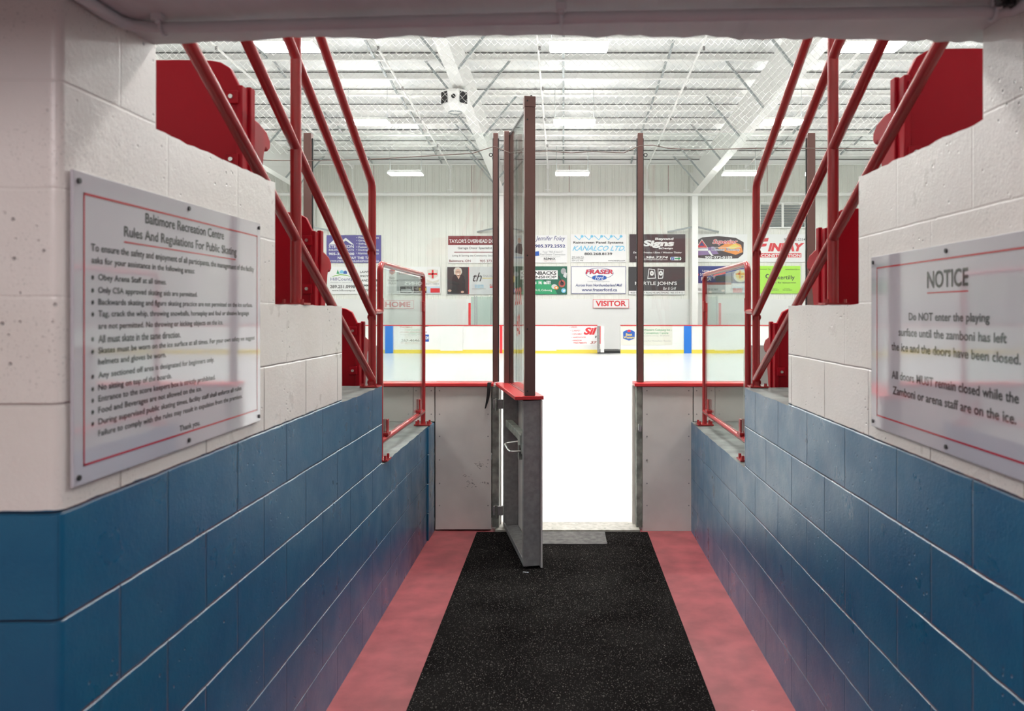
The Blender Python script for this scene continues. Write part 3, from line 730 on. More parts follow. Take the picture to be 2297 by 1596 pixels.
for X, lb in ((-19.1, 'white steel roof frame farthest left'), (-10.85, 'white steel roof frame behind the left railing'), (-2.62, 'white steel roof frame left of centre above the gate'),
              (5.60, 'white steel roof frame right of centre with broad sloping beam'), (13.9, 'white steel roof frame behind the right railing')): frame(X, lb)
# grey bridging angles between purlins
for X, lb in ((-13.6, 'far left'), (-8.08, 'left'), (-5.15, 'left of centre'), (0.0, 'centre'), (2.86, 'right of centre'), (8.4, 'right'), (11.2, 'far right')):
    mb = MB()
    for i in range(len(PY) - 1):
        Y0 = PY[i] - 0.09; Y1 = PY[i + 1] + 0.02
        za = rz(Y0) - 0.21; zb2 = rz(Y1) - 0.06
        mb.add([(X - .03, Y0, za), (X + .03, Y0, za), (X + .03, Y1, zb2), (X - .03, Y1, zb2), (X - .03, Y0, za + .05), (X + .03, Y0, za + .05), (X + .03, Y1, zb2 + .05), (X - .03, Y1, zb2 + .05)],
               [(0, 1, 2, 3), (4, 5, 6, 7), (0, 1, 5, 4), (1, 2, 6, 5), (2, 3, 7, 6), (3, 0, 4, 7)])
    obj('purlin_bridging', mb, gsteel, label='grey bridging strap running between roof purlins, %s line' % lb, cat='roof strap', group='bridging straps')
# sprinkler branch lines and the header pipe on the far wall
for X, lb in ((-8.95, 'far left'), (-4.80, 'left'), (-0.66, 'centre'), (3.55, 'right'), (7.75, 'far right')):
    root = thing('sprinkler_pipe', 'thin white sprinkler pipe running under the roof, %s line' % lb, 'pipe', (X, 33.9, 6.65), 'sprinkler branch pipes')
    zr = lambda Y: rz(Y) - 0.34
    obj('pipe', MB().tube([(X, 17, zr(17)), (X, 24, zr(24)), (X, 33.6, zr(33.6)), (X, 33.78, zr(33.78) - 0.06), (X, 33.78, 6.68)], 0.032, 8), wsteel, root, smooth=True)
    obj('fitting', MB().box(X - 0.12, X + 0.12, 33.73, 33.84, 6.74, 6.78).box(X - 0.06, X + 0.06, 33.73, 33.84, zr(33.9) - 0.02, zr(33.9) + 0.1), wsteel, root)
    for Y in (30, 26.6, 23.5, 20.4): obj('sprinkler_head', MB().cyl((X + 0.05, Y, zr(Y) - 0.02), (X + 0.05, Y, zr(Y) - 0.12), 0.035, 8), galv, root)
    obj('hanger', MB().cyl((X + 0.9, 33.79, 6.67), (X + 0.9, 33.79, 7.8), 0.012, 6), mat('rusty_rod_' + lb.replace(' ', '_'), (0.30, 0.16, 0.14), 0.6), root)
obj('header_pipe', MB().cyl((-30, 33.79, 6.585), (30, 33.79, 6.585), 0.072, 14), wsteel, label='long white horizontal pipe along the far wall', cat='pipe', smooth=True)
# high-bay lights
def build_light():
    L = 1.22; Dp = 0.62
    root = thing('ceiling_light', 'x', 'ceiling light', (0, 0, 0), 'arena ceiling lights')
    obj('housing', MB().add([(-L / 2, -Dp / 2, 0), (L / 2, -Dp / 2, 0), (L / 2, Dp / 2, 0), (-L / 2, Dp / 2, 0), (-L / 2 + .02, -Dp / 2 + .12, .1), (L / 2 - .02, -Dp / 2 + .12, .1), (L / 2 - .02, Dp / 2 - .12, .1), (-L / 2 + .02, Dp / 2 - .12, .1)],
        [(0, 1, 2, 3), (4, 5, 6, 7), (0, 1, 5, 4), (1, 2, 6, 5), (2, 3, 7, 6), (3, 0, 4, 7)]), wsteel, root)
    obj('diffuser', MB().box(-L / 2 + .015, L / 2 - .015, -Dp / 2 + .015, Dp / 2 - .015, -0.03, -0.002), lamp, root)
    obj('added_roof_fill', MB().box(-L / 2 + .06, L / 2 - .06, -Dp / 2 + .15, Dp / 2 - .15, 0.101, 0.106), roof_fill_mat, root)  # added glowing panel on the housing top, fill light for the roof
    for s_ in (-1, 1): obj('hanging_wire', MB().cyl((s_ * (L / 2 - .04), 0, 0.08), (s_ * (L / 2 - .04), 0, 1.0), 0.008, 5), gsteel, root)
    return root
light0 = build_light(); first = True
cols = ((-11.9, 'far left'), (-5.75, 'left'), (0.32, 'centre'), (6.42, 'right'), (12.5, 'far right'))
stand_cols = ((-4.3, 'left'), (0.0, 'centre'), (4.3, 'right'))
rows_ = ((29.0, 6.62, 'far'), (23.4, 7.17, 'middle'), (16.6, 7.12, 'near'), (11.0, 7.1, 'nearest'))
for Y, z, rn in rows_:
    for X, cn in cols:
        lb = 'bright rectangular ceiling light, %s in the %s row' % (cn, rn)
        if first: light0.location = (X, Y, z); light0['label'] = lb; first = False
        else: copy_tree(light0, (X, Y, z), label=lb)
for X, cn in stand_cols:
    copy_tree(light0, (X, 4.9, 5.6), label='bright rectangular ceiling light over the stands, %s one' % cn)
# speaker cluster hanging under the roof
sx, sy, sz = W(1021, 250, 20.0)
sp = thing('speaker_cluster', 'white faceted loudspeaker cluster with black grilles under the roof', 'loudspeaker', (sx, sy, sz))
oct_ = [(0.36 * math.cos(math.radians(22.5 + 45 * i)), 0.36 * math.sin(math.radians(22.5 + 45 * i))) for i in range(8)]
mb = MB(); vs = []
for s_, z in ((0.62, -0.02), (0.9, 0.14), (1.0, 0.42), (0.85, 0.50)): vs += [(sx + a * s_, sy + b * s_, sz + z) for a, b in oct_]
fs = [tuple(range(8)), tuple(range(24, 32))] + [(r_ * 8 + i, r_ * 8 + (i + 1) % 8, r_ * 8 + 8 + (i + 1) % 8, r_ * 8 + 8 + i) for r_ in range(3) for i in range(8)]
obj('cabinet', mb.add(vs, fs), wsteel, sp)
for a in (-45 - 90, -45):
    M = Matrix.Translation((sx, sy, sz + 0.28)) @ Matrix.Rotation(math.radians(a + 90), 4, 'Z')
    g_ = MB().box(-0.11, 0.11, -0.35, -0.325, -0.13, 0.15); g_.tf(M); obj('grille', g_, dark, sp)
obj('horn', MB().cyl((sx, sy - 0.30, sz + 0.30), (sx, sy - 0.345, sz + 0.30), 0.055, 16), dark, sp, smooth=True)
obj('downfire_ring', MB().tube([(sx + 0.17 * math.cos(a), sy + 0.17 * math.sin(a), sz - 0.03) for a in [i * 0.3927 for i in range(16)]], 0.02, 8, closed=True), gsteel, sp, smooth=True)
for dx in (-0.2, 0.2): obj('hanging_rod', MB().cyl((sx + dx, sy, sz + 0.48), (sx + dx, sy, 7.205), 0.012, 6), gsteel, sp)
# roof louvre on the far wall
lv = thing('wall_louvre', 'white slatted louvre vent on the far wall behind the right railing', 'vent', (fx(1755, YW), YW - 0.1, fz(515, YW)))
X0_, X1_, Z0_, Z1_ = fx(1702, YW), fx(1806, YW), fz(513, YW), fz(455, YW)
mb = MB().box(X0_, X1_, YW - 0.12, YW - 0.03, Z0_, Z0_ + 0.05).box(X0_, X1_, YW - 0.12, YW - 0.03, Z1_ - 0.05, Z1_).box(X0_, X0_ + .05, YW - .12, YW - .03, Z0_, Z1_).box(X1_ - .05, X1_, YW - .12, YW - .03, Z0_, Z1_)
mb.box((X0_ + X1_) / 2 - .05, (X0_ + X1_) / 2 + .05, YW - .13, YW - .03, Z0_, Z1_)
obj('frame', mb, wsteel, lv)
mb = MB(); z = Z0_ + 0.05
while z < Z1_ - 0.1:
    mb.add([(X0_ + .05, YW - .11, z), (X1_ - .05, YW - .11, z), (X1_ - .05, YW - .04, z + .08), (X0_ + .05, YW - .04, z + .08)], [(0, 1, 2, 3)]); z += 0.11
obj('slats', mb, gsteel, lv)
# glass screens and posts behind the far boards
for a, b, sd in ((1051, 1108, 'left'), (1574, 1612, 'right')):
    Yg = 32.0
    r_ = thing('bench_screen', 'green-tinted glass screen with a red post behind the far boards, %s one' % sd, 'glass screen', (fx((a + b) / 2, Yg), Yg, 0.0))
    rx = fx(a if sd == 'left' else b, Yg)
    obj('red_post', MB().box(rx, rx + 0.09, Yg - .05, Yg + .04, -0.03, fz(680, Yg)), red_cap, r_)
    obj('glass_pane', MB().box(fx(a, Yg) + 0.1, fx(b, Yg) - 0.02, Yg - .01, Yg + .01, 0, fz(666, Yg)), glassm('screen_glass_' + sd, (0.80, 0.88, 0.85)), r_)
    mb = MB()
    for t in (0.22, 0.30, 0.86): mb.box(fx(a, Yg) + t * (fx(b, Yg) - fx(a, Yg)), fx(a, Yg) + t * (fx(b, Yg) - fx(a, Yg)) + 0.04, Yg - .03, Yg + .03, -0.03, fz(664, Yg))
    obj('grey_post', mb, gsteel, r_)

# ================================================================== advertising signs on the far wall
def sign(x0, y0, x1, y1, base, label, items, Y=YW - 0.03, name='advertising_sign', cat='sign', thick=0.03, kidname=None):
    """pixel box of the panel; items are ('t', text, x0, y0, x1, y1, colour[, bold, shear]) / ('r', x0,y0,x1,y1,colour) / ('e', ...) / ('p', [(x,y)..], colour)"""
    S = Y / F
    X = lambda p: (p - CX) * S
    Z = lambda p: H - (p - CY) * S
    root = obj(name, MB().box(X(x0), X(x1), Y - thick, Y, Z(y1), Z(y0)), P[base], label=label, cat=cat)
    fn = lambda x, z, l: (x, Y - thick - l, z)
    layer = 0.002; groups = []
    for it in items:
        k = it[0]
        if k == 't': nm, col = 'lettering', it[6]
        elif k in 're': nm, col = ('printed_shape', it[5])
        else: nm, col = 'printed_shape', it[2]
        if not groups or groups[-1][0] != nm or groups[-1][1] != col: groups.append([nm, col, MB(), layer])
        mb = groups[-1][2]; l = groups[-1][3]
        if k == 't':
            textmesh(it[1], X(it[2]), X(it[4]), Z(it[5]), Z(it[3]), fn, bold=it[7] if len(it) > 7 else 0.01, shear=it[8] if len(it) > 8 else 0, lift=l, mb=mb)
        elif k == 'r': mb.add([fn(X(it[1]), Z(it[4]), l), fn(X(it[3]), Z(it[4]), l), fn(X(it[3]), Z(it[2]), l), fn(X(it[1]), Z(it[2]), l)], [(0, 1, 2, 3)])
        elif k == 'e':
            cx, cy, rx, ry = (it[1] + it[3]) / 2, (it[2] + it[4]) / 2, abs(it[3] - it[1]) / 2, abs(it[4] - it[2]) / 2
            pts = [(cx + rx * math.cos(a), cy - ry * math.sin(a)) for a in [i * math.pi / 14 for i in range(28)]]
            mb.add([fn(X(a), Z(b), l) for a, b in pts], [tuple(range(28))])
        elif k == 'p': mb.add([fn(X(a), Z(b), l) for a, b in reversed(it[1])], [tuple(range(len(it[1])))])
        layer += 0.0012
    for nm, col, mb, l in groups: obj(nm, mb, P[col], root, fixn=False)
    return root
t = 't'; r = 'r'; e = 'e'; p = 'p'
sign(733, 528, 855, 590, 'purple', 'purple building products sign in the upper row behind the left railing', [
    (p, [(738, 549), (752, 536), (757, 541), (757, 537), (761, 537), (761, 545), (776, 534), (794, 549), (789, 549), (776, 540), (763, 549)], 'white'),
    (t, 'STEVENSON', 738, 550, 794, 557, 'white'), (t, 'BUILDING PRODUCTS', 738, 559, 794, 563, 'white'), (t, '905-355-1000', 738, 567, 795, 573, 'white', .02),
    (t, '• Windows & Doors', 800, 531, 850, 536, 'white'), (t, '• Garage Doors', 800, 538, 842, 543, 'white'), (t, '• Siding', 800, 545, 822, 550, 'white'), (t, '• Fusion Stone', 800, 552, 842, 557, 'white'),
    (t, '• Decking & Railing', 800, 559, 850, 564, 'white'), (t, '• Aluminum Products', 800, 566, 850, 571, 'white'), (t, 'NEVER PAY THE TAX', 758, 576, 836, 582, 'white', .02), (t, 'WWW.STEVENSONBUILDINGPRODUCTS.CA', 738, 584, 851, 588, 'white', .01)])
sign(735, 599, 852, 660, 'white', 'white property services sign with houses in the lower row behind the left railing', [
    (p, [(755, 615), (758, 605), (762, 615)], 'midgreen'), (p, [(762, 614), (762, 609), (767, 606), (772, 609), (772, 614)], 'cyan'), (p, [(771, 615), (771, 610), (775, 607), (779, 610), (779, 615)], 'blue'),
    (p, [(744, 622), (752, 618), (764, 615.5), (778, 617), (788, 622), (778, 619), (764, 617.5), (752, 620)], 'green'),
    (t, 'HillCounty', 742, 623, 792, 632, 'navy', 0), (t, 'PROPERTY SERVICES', 742, 633, 789, 635.5, 'grey', 0), (t, '289.251.0998', 741, 640, 797, 647, 'black', .02), (t, 'www.hillcounty.ca', 745, 650, 797, 655, 'black'),
    (t, 'LAWNS', 808, 608, 834, 613, 'black', .02), (t, 'SNOW', 808, 617, 830, 622, 'black', .02), (t, 'LANDSCAPE', 808, 627, 848, 632, 'black', .02), (t, 'COMMERCIAL', 808, 638, 848, 643, 'black', .02), (t, 'RESIDENTIAL', 808, 649, 848, 654, 'black', .02)])
sign(866, 599, 988, 660, 'white', 'white hotel sign with red-cross crest and photo strip left of centre', [
    (p, [(874, 606), (880, 604), (887, 606), (886, 613), (880, 617), (874, 613)], 'brick'), (t, 'Best', 874, 621, 886, 626, 'charcoal'), (t, 'Western', 869, 627, 893, 632, 'charcoal'), (t, 'PLUS', 872, 634, 889, 638, 'charcoal'),
    (t, '& Convention Centre', 895, 611, 945, 616, 'brick', 0), (t, 'www.bestwesterncobourg.com', 925, 621, 955, 624, 'brick', 0), (t, '930 Burnham Street Cobourg', 895, 627, 930, 631, 'grey', 0),
    (r, 868, 643, 896, 658, 'palegrey'), (r, 898, 643, 926, 658, 'charcoal'), (r, 900, 649, 924, 655, 'palegrey'), (r, 928, 643, 957, 658, 'espresso'), (r, 940, 646, 956, 653, 'yellow'), (r, 958, 643, 987, 658, 'sky'), (r, 966, 647, 987, 657, 'red'),
    (p, [(959, 606), (971, 604), (983, 606), (982, 620), (971, 627), (960, 620)], 'cream'), (r, 969, 606, 973, 625, 'red'), (r, 961, 613, 981, 617, 'red'), (p, [(957, 627), (971, 632), (986, 627), (984, 633), (971, 636), (958, 633)], 'cream'), (t, 'EST. 1859', 956, 636, 985, 639, 'grey', 0)])
sign(1005, 529, 1128, 591, 'white', 'white garage door specialist sign with maroon top band', [
    (r, 1005.5, 529.5, 1127, 550, 'maroon'), (t, "TAYLOR'S OVERHEAD DOORS", 1008, 537, 1126, 545.5, 'white', .015), (t, 'Garage Door Specialist', 1027, 554, 1104, 561, 'black', .01), (r, 1019, 565.5, 1116, 567, 'maroon'),
    (t, 'Living & Serving the Community Since 1988', 1015, 572, 1120, 577, 'black', 0), (t, 'Baltimore, ON', 1008, 583, 1056, 589, 'maroon', .01), (t, '905 373 0060', 1077, 583, 1122, 589, 'maroon', .01)])
sign(1003, 599, 1126, 661, 'palegrey', 'realtor sign with a portrait of a smiling person in a black sweater', [
    (r, 1003.5, 599.5, 1051, 660, 'charcoal'), (r, 1051, 599.5, 1052.5, 660, 'red'),
    (p, [(1012, 660), (1011, 652), (1015, 645), (1014, 630), (1016, 620), (1022, 616), (1035, 616), (1041, 620), (1044, 632), (1043, 645), (1047, 654), (1049, 660)], 'black'),
    (p, [(1019, 616), (1018, 606), (1022, 600.5), (1029, 600), (1035, 603), (1037, 611), (1034, 617)], 'hair'), (e, 1021.5, 603.5, 1034, 620, 'skin'), (p, [(1024, 618), (1033, 618), (1029, 627)], 'skin'),
    (r, 1022.5, 608.8, 1027, 611.6, 'charcoal'), (r, 1028.5, 608.8, 1033, 611.6, 'charcoal'), (r, 1023, 609.4, 1026.5, 611.1, 'skin'), (r, 1029, 609.4, 1032.5, 611.1, 'skin'), (r, 1027, 609.7, 1028.5, 610.3, 'black'), (p, [(1025, 615), (1031, 615), (1028, 617)], 'white'), (e, 1005, 650, 1013, 655, 'skin'), (e, 1034, 653, 1041, 658, 'skin'),
    (t, 'th', 1061, 612, 1081, 632, 'black', 0, .35), (t, 'TINA HUBICKI', 1083, 617, 1120, 622, 'grey', 0), (r, 1082, 624, 1112, 625, 'yellow'), (t, '905-376-9396', 1065, 639, 1085, 642, 'cyan'), (t, '905-885-0101', 1065, 643, 1085, 646, 'cyan'), (r, 1059, 648, 1090, 649, 'grey'), (t, 'ROYAL', 1099, 638, 1120, 642, 'brick'), (r, 1099, 643, 1120, 646, 'red')])
sign(1148, 528, 1272, 590, 'white', 'white real estate sign with navy phone number in the upper row', [
    (r, 1148.5, 528.5, 1172, 576, 'palegrey'), (p, [(1154, 567), (1158, 553), (1162, 546), (1170, 548), (1173, 560), (1171, 571)], 'charcoal'), (e, 1161, 534, 1169, 546, 'skin'), (r, 1148.5, 576, 1198, 580, 'sky'), (t, 'www.jenniferfoley', 1150, 577, 1180, 581, 'navy', 0),
    (t, 'Jennifer Foley', 1201, 530, 1268, 543, 'navy', 0, .35), (t, '905.372.2552', 1200, 549, 1268, 556, 'navy', .03), (t, 'Your "905-416-613"', 1217, 563, 1263, 568, 'grey', 0), (t, 'Real Estate Connection', 1212, 569, 1268, 573.5, 'grey', 0.01),
    (p, [(1200, 565), (1209, 564), (1210, 574), (1200, 575)], 'blue'), (r, 1212, 576.2, 1257, 576.8, 'grey'), (t, 'RE/MAX', 1220, 578.5, 1246, 583.5, 'black', .02), (t, 'Rouge River Realty Ltd', 1220, 585, 1246, 587, 'brick', 0)])
sign(1148, 598, 1272, 661, 'darkgreen', 'dark green pawnshop sign with a guitar in the lower row', [
    (p, [(1165, 660), (1195, 632), (1215, 628), (1240, 640), (1250, 660)], 'midgreen'), (r, 1167, 607, 1251, 627, 'white'), (t, 'GREENBACKS', 1170, 609, 1248, 617, 'black', .03), (t, 'PAWNSHOP', 1170, 619, 1248, 625, 'black', .02, 0),
    (t, '... has it all!', 1172, 630, 1235, 638, 'white', .03), (t, '16 King St E, Cobourg', 1180, 649, 1238, 655, 'white', .01),
    (e, 1253, 628, 1268, 645, 'brick'), (e, 1256, 632, 1265, 641, 'espresso'), (p, [(1252, 620), (1254, 619), (1262, 634), (1260, 635)], 'espresso'), (e, 1258, 602, 1270, 616, 'grey'), (p, [(1263, 620), (1267, 611), (1272, 613), (1270, 625)], 'palegrey'),
    (e, 1237, 638, 1250, 649, 'palegrey'), (e, 1243, 642, 1253, 650, 'orange'), (e, 1246, 644, 1250, 648, 'white'), (e, 1259, 647, 1269.5, 657.5, 'cyan'), (p, [(1261.5, 654), (1264, 653), (1261.5, 650), (1264, 651), (1266, 650), (1268, 651), (1266, 655)], 'white'), (e, 1150, 648, 1159, 657, 'blue'), (t, 'f', 1153, 650, 1156, 656, 'white', .02), (e, 1150, 619, 1156, 634, 'yellow'), (e, 1152, 610, 1164, 621, 'grey')])
kan = []
for i in range(5):
    x = 1288 + i * 21.8
    kan += [(p, [(x, 529.5), (x + 2, 528.5), (x + 11, 537.5), (x + 16, 532), (x + 17, 533), (x + 11.5, 539.5)], 'cyan'), (e, x + 14.5, 527.8, x + 21, 533.5, 'cyan')]
sign(1280, 526, 1405, 589, 'white', 'white rainscreen panel sign with light blue name in the upper row', kan + [
    (t, 'Rainscreen Panel Systems', 1286, 542, 1398, 548.5, 'black', .02), (t, 'KANALCO LTD.', 1284, 552, 1402, 563, 'cyan', .01, .4), (t, '800.268.8139', 1311, 567, 1373, 573, 'black', .02), (t, '345 Lake Rd.', 1283, 575.5, 1310, 578.5, 'black', 0), (t, 'Bowmanville,', 1283, 579.5, 1310, 582.5, 'black', 0), (t, 'ON L1C 4P8', 1283, 583.5, 1308, 586.5, 'black', 0), (t, 'www.kanalco.com', 1364, 583.5, 1402, 586.5, 'black', .01)])
sign(1281, 598, 1404, 659.5, 'white', 'white car dealer sign with blue oval and thin blue border', [
    (r, 1281.3, 598.3, 1403.7, 599.2, 'navy'), (r, 1281.3, 658.2, 1403.7, 659.1, 'navy'), (r, 1281.3, 598.3, 1282.2, 659, 'navy'), (r, 1402.8, 598.3, 1403.7, 659, 'navy'),
    (e, 1313, 601, 1376, 626, 'navy'), (e, 1314, 602, 1375, 625, 'white'), (t, 'FRASER', 1313.5, 605, 1375.5, 615.5, 'navy', .05, .15), (t, 'FRASER', 1314, 605.5, 1375, 615, 'red', .02, .15), (e, 1326.5, 617, 1362, 630, 'palegrey'), (e, 1327.5, 617.8, 1361, 629.2, 'blue'), (t, 'Ford', 1335, 619, 1354, 628, 'white', .01, .3),
    (t, 'Friendly Customers Experience', 1318, 630.5, 1367, 634, 'grey', 0, .2), (t, 'Across from Northumberland Mall', 1291, 637, 1395, 643, 'navy', .01, .2), (t, 'www.fraserford.ca', 1305, 647, 1384, 654, 'navy', .01)])
sign(1412, 526, 1537, 588.5, 'espresso', 'dark brown sign-maker sign with bold white italic letters', [
    (t, 'Beyond', 1469, 533.5, 1511, 540.5, 'white', .04, .1), (t, 'Signs', 1442, 539, 1512, 557, 'white', .05, .15), (t, '&Design', 1477, 555.5, 1509, 560.5, 'white', .03, .1), (t, 'Decals / Printing / Signs / Window Tinting', 1420, 565, 1529, 570, 'white', .02, .2),
    (t, '905.386.7374', 1425, 575, 1498, 580.5, 'white', .03, .2), (t, 'www.beyondsignsanddesign.com', 1430, 581.5, 1497, 584.5, 'white', .01, .2), (e, 1503, 576.5, 1511, 584.5, 'white'), (e, 1520, 576.5, 1528, 584.5, 'white'), (r, 1507, 576.5, 1524, 584.5, 'white'), (r, 1505.5, 577, 1512, 584, 'blue'), (t, 'f', 1507.5, 578, 1510.5, 583.5, 'white', .02), (r, 1513, 579, 1526, 582, 'midgreen')])
mug = []
for s_, c in ((-1, 1462), (1, 1482)):
    mug += [(p, [(c - 7 * 1, 603), (c + 7, 605), (c + 7 - 2 * s_, 625), (c - 8 + 2 * s_, 626)], 'white'), (p, [(c - 5.6, 604.6), (c + 5.6, 606.3), (c + 5.4 - 2 * s_, 623.5), (c - 6.4 + 2 * s_, 624.5)], 'charcoal'), (e, c - 4.5, 608, c + 4.5, 619, 'white'), (e, c - 1.2, 612, c + 1.2, 615, 'charcoal')]
sign(1410, 599, 1536, 661.5, 'charcoal', 'charcoal bar and grill sign with two beer mugs in the lower row', [
    (r, 1410.2, 653, 1535.8, 661.2, 'white')] + mug + [(t, "MYRTLE JOHN'S", 1424, 632, 1518, 642, 'white', .015), (t, 'Bar & Grill', 1487, 644, 1516, 650.5, 'white', 0, .25), (t, '4620 COUNTY ROAD 45, BALTIMORE   905 377 9113', 1414, 655, 1532, 659.5, 'black', 0)])
sign(1560, 526, 1676, 588, 'white', 'disaster cleanup sign with flames and lightning in the upper row', [
    (p, [(1562, 540), (1575, 533), (1610, 530), (1650, 534), (1668, 544), (1667, 570), (1655, 580), (1600, 582), (1562, 578)], 'espresso'), (p, [(1562, 560), (1600, 553), (1612, 570), (1562, 574)], 'violet'), (p, [(1610, 556), (1640, 540), (1662, 550), (1666, 566), (1650, 572), (1615, 562)], 'orange'), (p, [(1630, 556), (1648, 547), (1660, 553), (1640, 561)], 'yellow'),
    (p, [(1587, 563), (1592, 562), (1597, 571), (1601, 575), (1595, 574), (1590, 568)], 'white'), (p, [(1561, 557), (1574, 537), (1588, 557)], 'white'), (p, [(1562.5, 556), (1574, 539), (1586.5, 556)], 'red'), (p, [(1568, 552), (1574, 543), (1580, 552)], 'navy'), (r, 1562, 558, 1588, 563, 'white'),
    (t, 'Superior', 1597, 537, 1655, 551, 'white', .06, .35), (t, 'Superior', 1597.5, 537.5, 1654, 550.5, 'red', .02, .35), (r, 1595, 554.4, 1662, 555.4, 'white'), (t, 'Disaster Kleenup', 1596, 556.5, 1659, 565, 'white', .05), (t, 'Disaster Kleenup', 1596.5, 557, 1658, 564.5, 'navy', 0), (t, '905-372-0189', 1581, 575, 1642, 581, 'white', .03)])
sign(1558, 597, 1680, 657.5, 'white', 'navy and white pizza sign behind the right glass guard', [
    (r, 1558.3, 597.3, 1679.7, 636, 'navy'), (p, [(1558.3, 618), (1563, 611), (1568, 616), (1563, 624), (1559, 626)], 'red'), (e, 1561.5, 614, 1564.5, 618, 'white'), (t, 'Large', 1575.5, 606, 1590, 611, 'white', .02), (t, '2-TOPPING', 1570, 613, 1597, 619, 'white', .02), (t, 'PIZZA!', 1573, 622, 1595, 630, 'white', .03),
    (p, [(1600, 612), (1626, 608), (1628, 615), (1600, 620)], 'red'), (r, 1605, 620, 1645, 632, 'charcoal'), (e, 1645, 605, 1676, 634, 'cream'), (e, 1650, 609, 1672, 630, 'yellow'), (e, 1655, 612, 1660, 617, 'brick'), (e, 1662, 619, 1667, 624, 'brick'), (r, 1586, 634, 1640, 639, 'brick'),
    (t, 'COBOURG • PORT HOPE • BALTIMORE', 1560, 647, 1610, 652, 'grey'), (t, '(905) 377-8222', 1638, 646, 1676, 653, 'grey')])
sign(1700, 526, 1808, 588, 'white', 'white construction company sign with red letters behind the right railing', [
    (t, '905-372-2334', 1758, 535, 1806, 540.5, 'charcoal'), (p, [(1708, 536), (1724, 534), (1722, 542), (1712, 543), (1710, 547), (1720, 547), (1718, 553), (1707, 554), (1704, 564), (1697.5 + 3, 564)], 'red'), (t, 'INLAY', 1722, 545.5, 1804, 564.5, 'red', .06, .25), (r, 1703, 568.5, 1797, 578, 'red'), (t, 'CONSTRUCTION', 1707, 570, 1795, 577, 'white', .03)])
sign(1702, 597, 1795, 659, 'lime', 'lime green accounting firm sign in the lower row behind the right railing', [
    (p, [(1726, 597.3), (1750, 597.3), (1738, 640), (1752, 659), (1726, 659), (1722, 625)], 'lime'), (t, 'Assurance · Tax · Advisory', 1704, 603, 1745, 606.5, 'black', 0), (t, 'www.bakertilly.ca', 1761, 603, 1793, 607, 'black', 0), (e, 1716.5, 615, 1726, 625, 'charcoal'), (e, 1719, 617, 1726, 623.5, 'lime'), (t, 'bakertilly', 1731, 618, 1782, 630, 'black', .01), (t, 'Now, for tomorrow.', 1727, 632, 1786, 637, 'black', 0),
    (t, 'Cobourg', 1731, 647, 1743, 649.5, 'charcoal', 0), (t, '905.372.5619', 1728, 650, 1746, 652.5, 'charcoal', 0), (t, 'Lindsay', 1759, 647, 1771, 649.5, 'charcoal', 0), (t, '705.324.3031', 1755, 650, 1776, 652.5, 'charcoal', 0)])
sign(862, 674, 929, 693, 'white', 'white HOME board with red letters behind the left glass guard', [(r, 862.3, 674.3, 928.7, 675.2, 'red'), (r, 862.3, 691.8, 928.7, 692.7, 'red'), (r, 862.3, 674.3, 863.2, 692.6, 'red'), (r, 927.8, 674.3, 928.7, 692.6, 'red'), (t, 'HOME', 864.5, 677, 921, 689.5, 'red', .03)], Y=YW - 0.06)
sign(1329.5, 671.5, 1411, 692, 'white', 'white VISITOR board with red letters on the far wall', [(r, 1329.8, 671.8, 1410.7, 672.7, 'red'), (r, 1329.8, 690.8, 1410.7, 691.7, 'red'), (r, 1329.8, 671.8, 1330.7, 691.6, 'red'), (r, 1409.8, 671.8, 1410.7, 691.6, 'red'), (t, 'VISITOR', 1336, 675, 1404.5, 687.5, 'red', .03)], Y=YW - 0.06)
# ads fixed on the far boards
YA = YF - 0.002
sign(893, 731, 963, 773, 'white', 'car dealer advertisement with blue emblem on the far boards behind the left guard', [(t, 'THOMAS', 896, 732.5, 925, 736.5, 'brick', .02), (t, 'GMC', 950, 731.5, 962, 734, 'black', .02), (t, 'CHEVROLET, BUICK, GMC', 898, 739, 948, 741.5, 'grey', 0), (t, 'AWARD WINNING SALES', 898, 744, 958, 747, 'brick', .01), (t, 'SALES, OPTIMUM USED', 898, 750, 945, 752.5, 'grey', 0), (t, '267-4646', 900, 761, 941, 767, 'charcoal', .01), (t, 'BEST DEALS IN CANADA', 899, 768.5, 938, 771, 'brick', 0), (r, 953, 751, 962.3, 767, 'blue'), (t, 'GM', 954, 755, 961.5, 762, 'white', .02)], Y=YA, name='board_advertisement', cat='advertisement', thick=0.006)
sign(1275, 730.5, 1340, 774, 'white', 'flooring advertisement with red script on the far boards beside the open bench gate', [(t, '• VINYL', 1278, 733, 1295.5, 736.5, 'red', .02), (t, '• CARPET', 1279.5, 740.5, 1302, 744, 'red', .02), (t, '• CERAMIC', 1280.5, 748, 1306, 751.5, 'red', .02), (t, '• HARDWOOD', 1282, 755.5, 1314, 759, 'red', .02), (t, '• WINDOW', 1283, 762.5, 1305, 766, 'red', .02), (t, 'TREATMENTS', 1286, 768, 1316, 771.5, 'red', .02), (t, 'Sil', 1309, 735, 1339, 751.5, 'red', .05, .3), (t, 'F', 1335, 754, 1339, 759, 'black', .03), (t, '37', 1324, 766, 1339, 772, 'brick', .02, .3)], Y=YA, name='board_advertisement', cat='advertisement', thick=0.006)
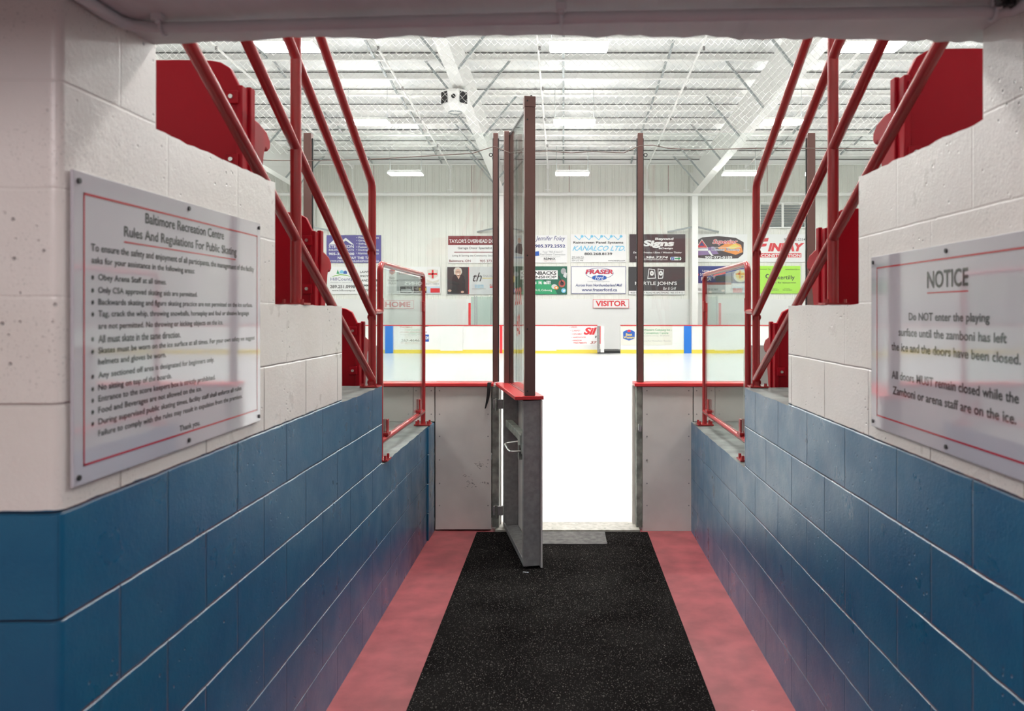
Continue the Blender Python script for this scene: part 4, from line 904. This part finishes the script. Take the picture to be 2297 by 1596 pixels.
sign(1393, 731, 1508, 774.5, 'cream', 'hotel advertisement with blue badge on the far boards right of the bench gate', [(p, [(1397.5, 745), (1404, 741.5), (1411, 739.5), (1418, 741.5), (1424, 745), (1423.5, 760), (1411, 764.5), (1398, 760)], 'blue'), (p, [(1407, 745), (1408, 741), (1411, 739.5), (1414, 741), (1415, 745)], 'red'), (t, 'Best', 1404, 748, 1418, 754, 'yellow', .02), (t, 'Western', 1399, 754.5, 1423, 760, 'yellow', .02), (t, 'Western Cobourg Inn -', 1444, 738, 1507, 744, 'midgreen', 0), (t, 'Convention Centre', 1445, 745, 1499, 750, 'midgreen', 0), (t, 'Burnham St. Cobourg   905-372-2105', 1444, 752.5, 1501, 755.5, 'grey', 0), (t, 'Indoor Pool • Meeting Rooms • Restaurant', 1443, 764, 1505, 767, 'grey', 0)], Y=YA, name='board_advertisement', cat='advertisement', thick=0.006)
# small bits of litter on the mat
for x, y, lb in ((-0.245, 4.81, 'tiny white scrap on the black runner beside the gate foot'), (0.745, 3.15, 'tiny lilac scrap on the red floor strip at right')):
    mb = MB()
    for i in range(3): mb.box(x + i * .012, x + i * .012 + .010, y - .003 * i, y - .003 * i + .006, 0.0095 if x < .6 else 0.0005, 0.0125 if x < .6 else 0.003)
    obj('paper_scrap', mb, P['palegrey'], label=lb, cat='litter')

# ================================================================== light, world, camera
def area(name, loc, rot, sx, sy, power, col):
    l = bpy.data.lights.new(name, 'AREA'); l.shape = 'RECTANGLE'; l.size = sx; l.size_y = sy; l.energy = power; l.color = col
    o = bpy.data.objects.new(name, l); C.objects.link(o); o.location = loc; o.rotation_euler = rot; return o
# lobby luminaires behind the camera (where the corridor is entered)
area('lobby_lamp', (-0.2, -0.9, 2.75), (math.radians(38), 0, 0), 1.6, 0.9, 38, (1.0, 0.90, 0.92))
w = bpy.data.worlds.new('world'); bpy.context.scene.world = w; w.use_nodes = True
bgk = w.node_tree.nodes['Background']; bgk.inputs[0].default_value = (0.88, 0.87, 0.90, 1); bgk.inputs[1].default_value = 0.30
cam = bpy.data.cameras.new('camera'); co = bpy.data.objects.new('camera', cam); C.objects.link(co)
co.location = (0, 0, H); co.rotation_euler = (math.radians(90), 0, 0)
cam.sensor_width = 36; cam.lens = F / 2297 * 36; cam.sensor_fit = 'HORIZONTAL'
cam.shift_x = -(CX - 1148.5) / 2297; cam.shift_y = -(798 - CY) / 2297
cam.clip_end = 200; cam.clip_start = 0.05
cam.dof.use_dof = True; cam.dof.focus_distance = 8.0; cam.dof.aperture_fstop = 4.5
sc_ = bpy.context.scene; sc_.camera = co
sc_.view_settings.view_transform = 'Standard'; sc_.view_settings.look = 'None'; sc_.view_settings.gamma = 1
sc_.view_settings.exposure = 0.0; sc_.view_settings.use_curve_mapping = False
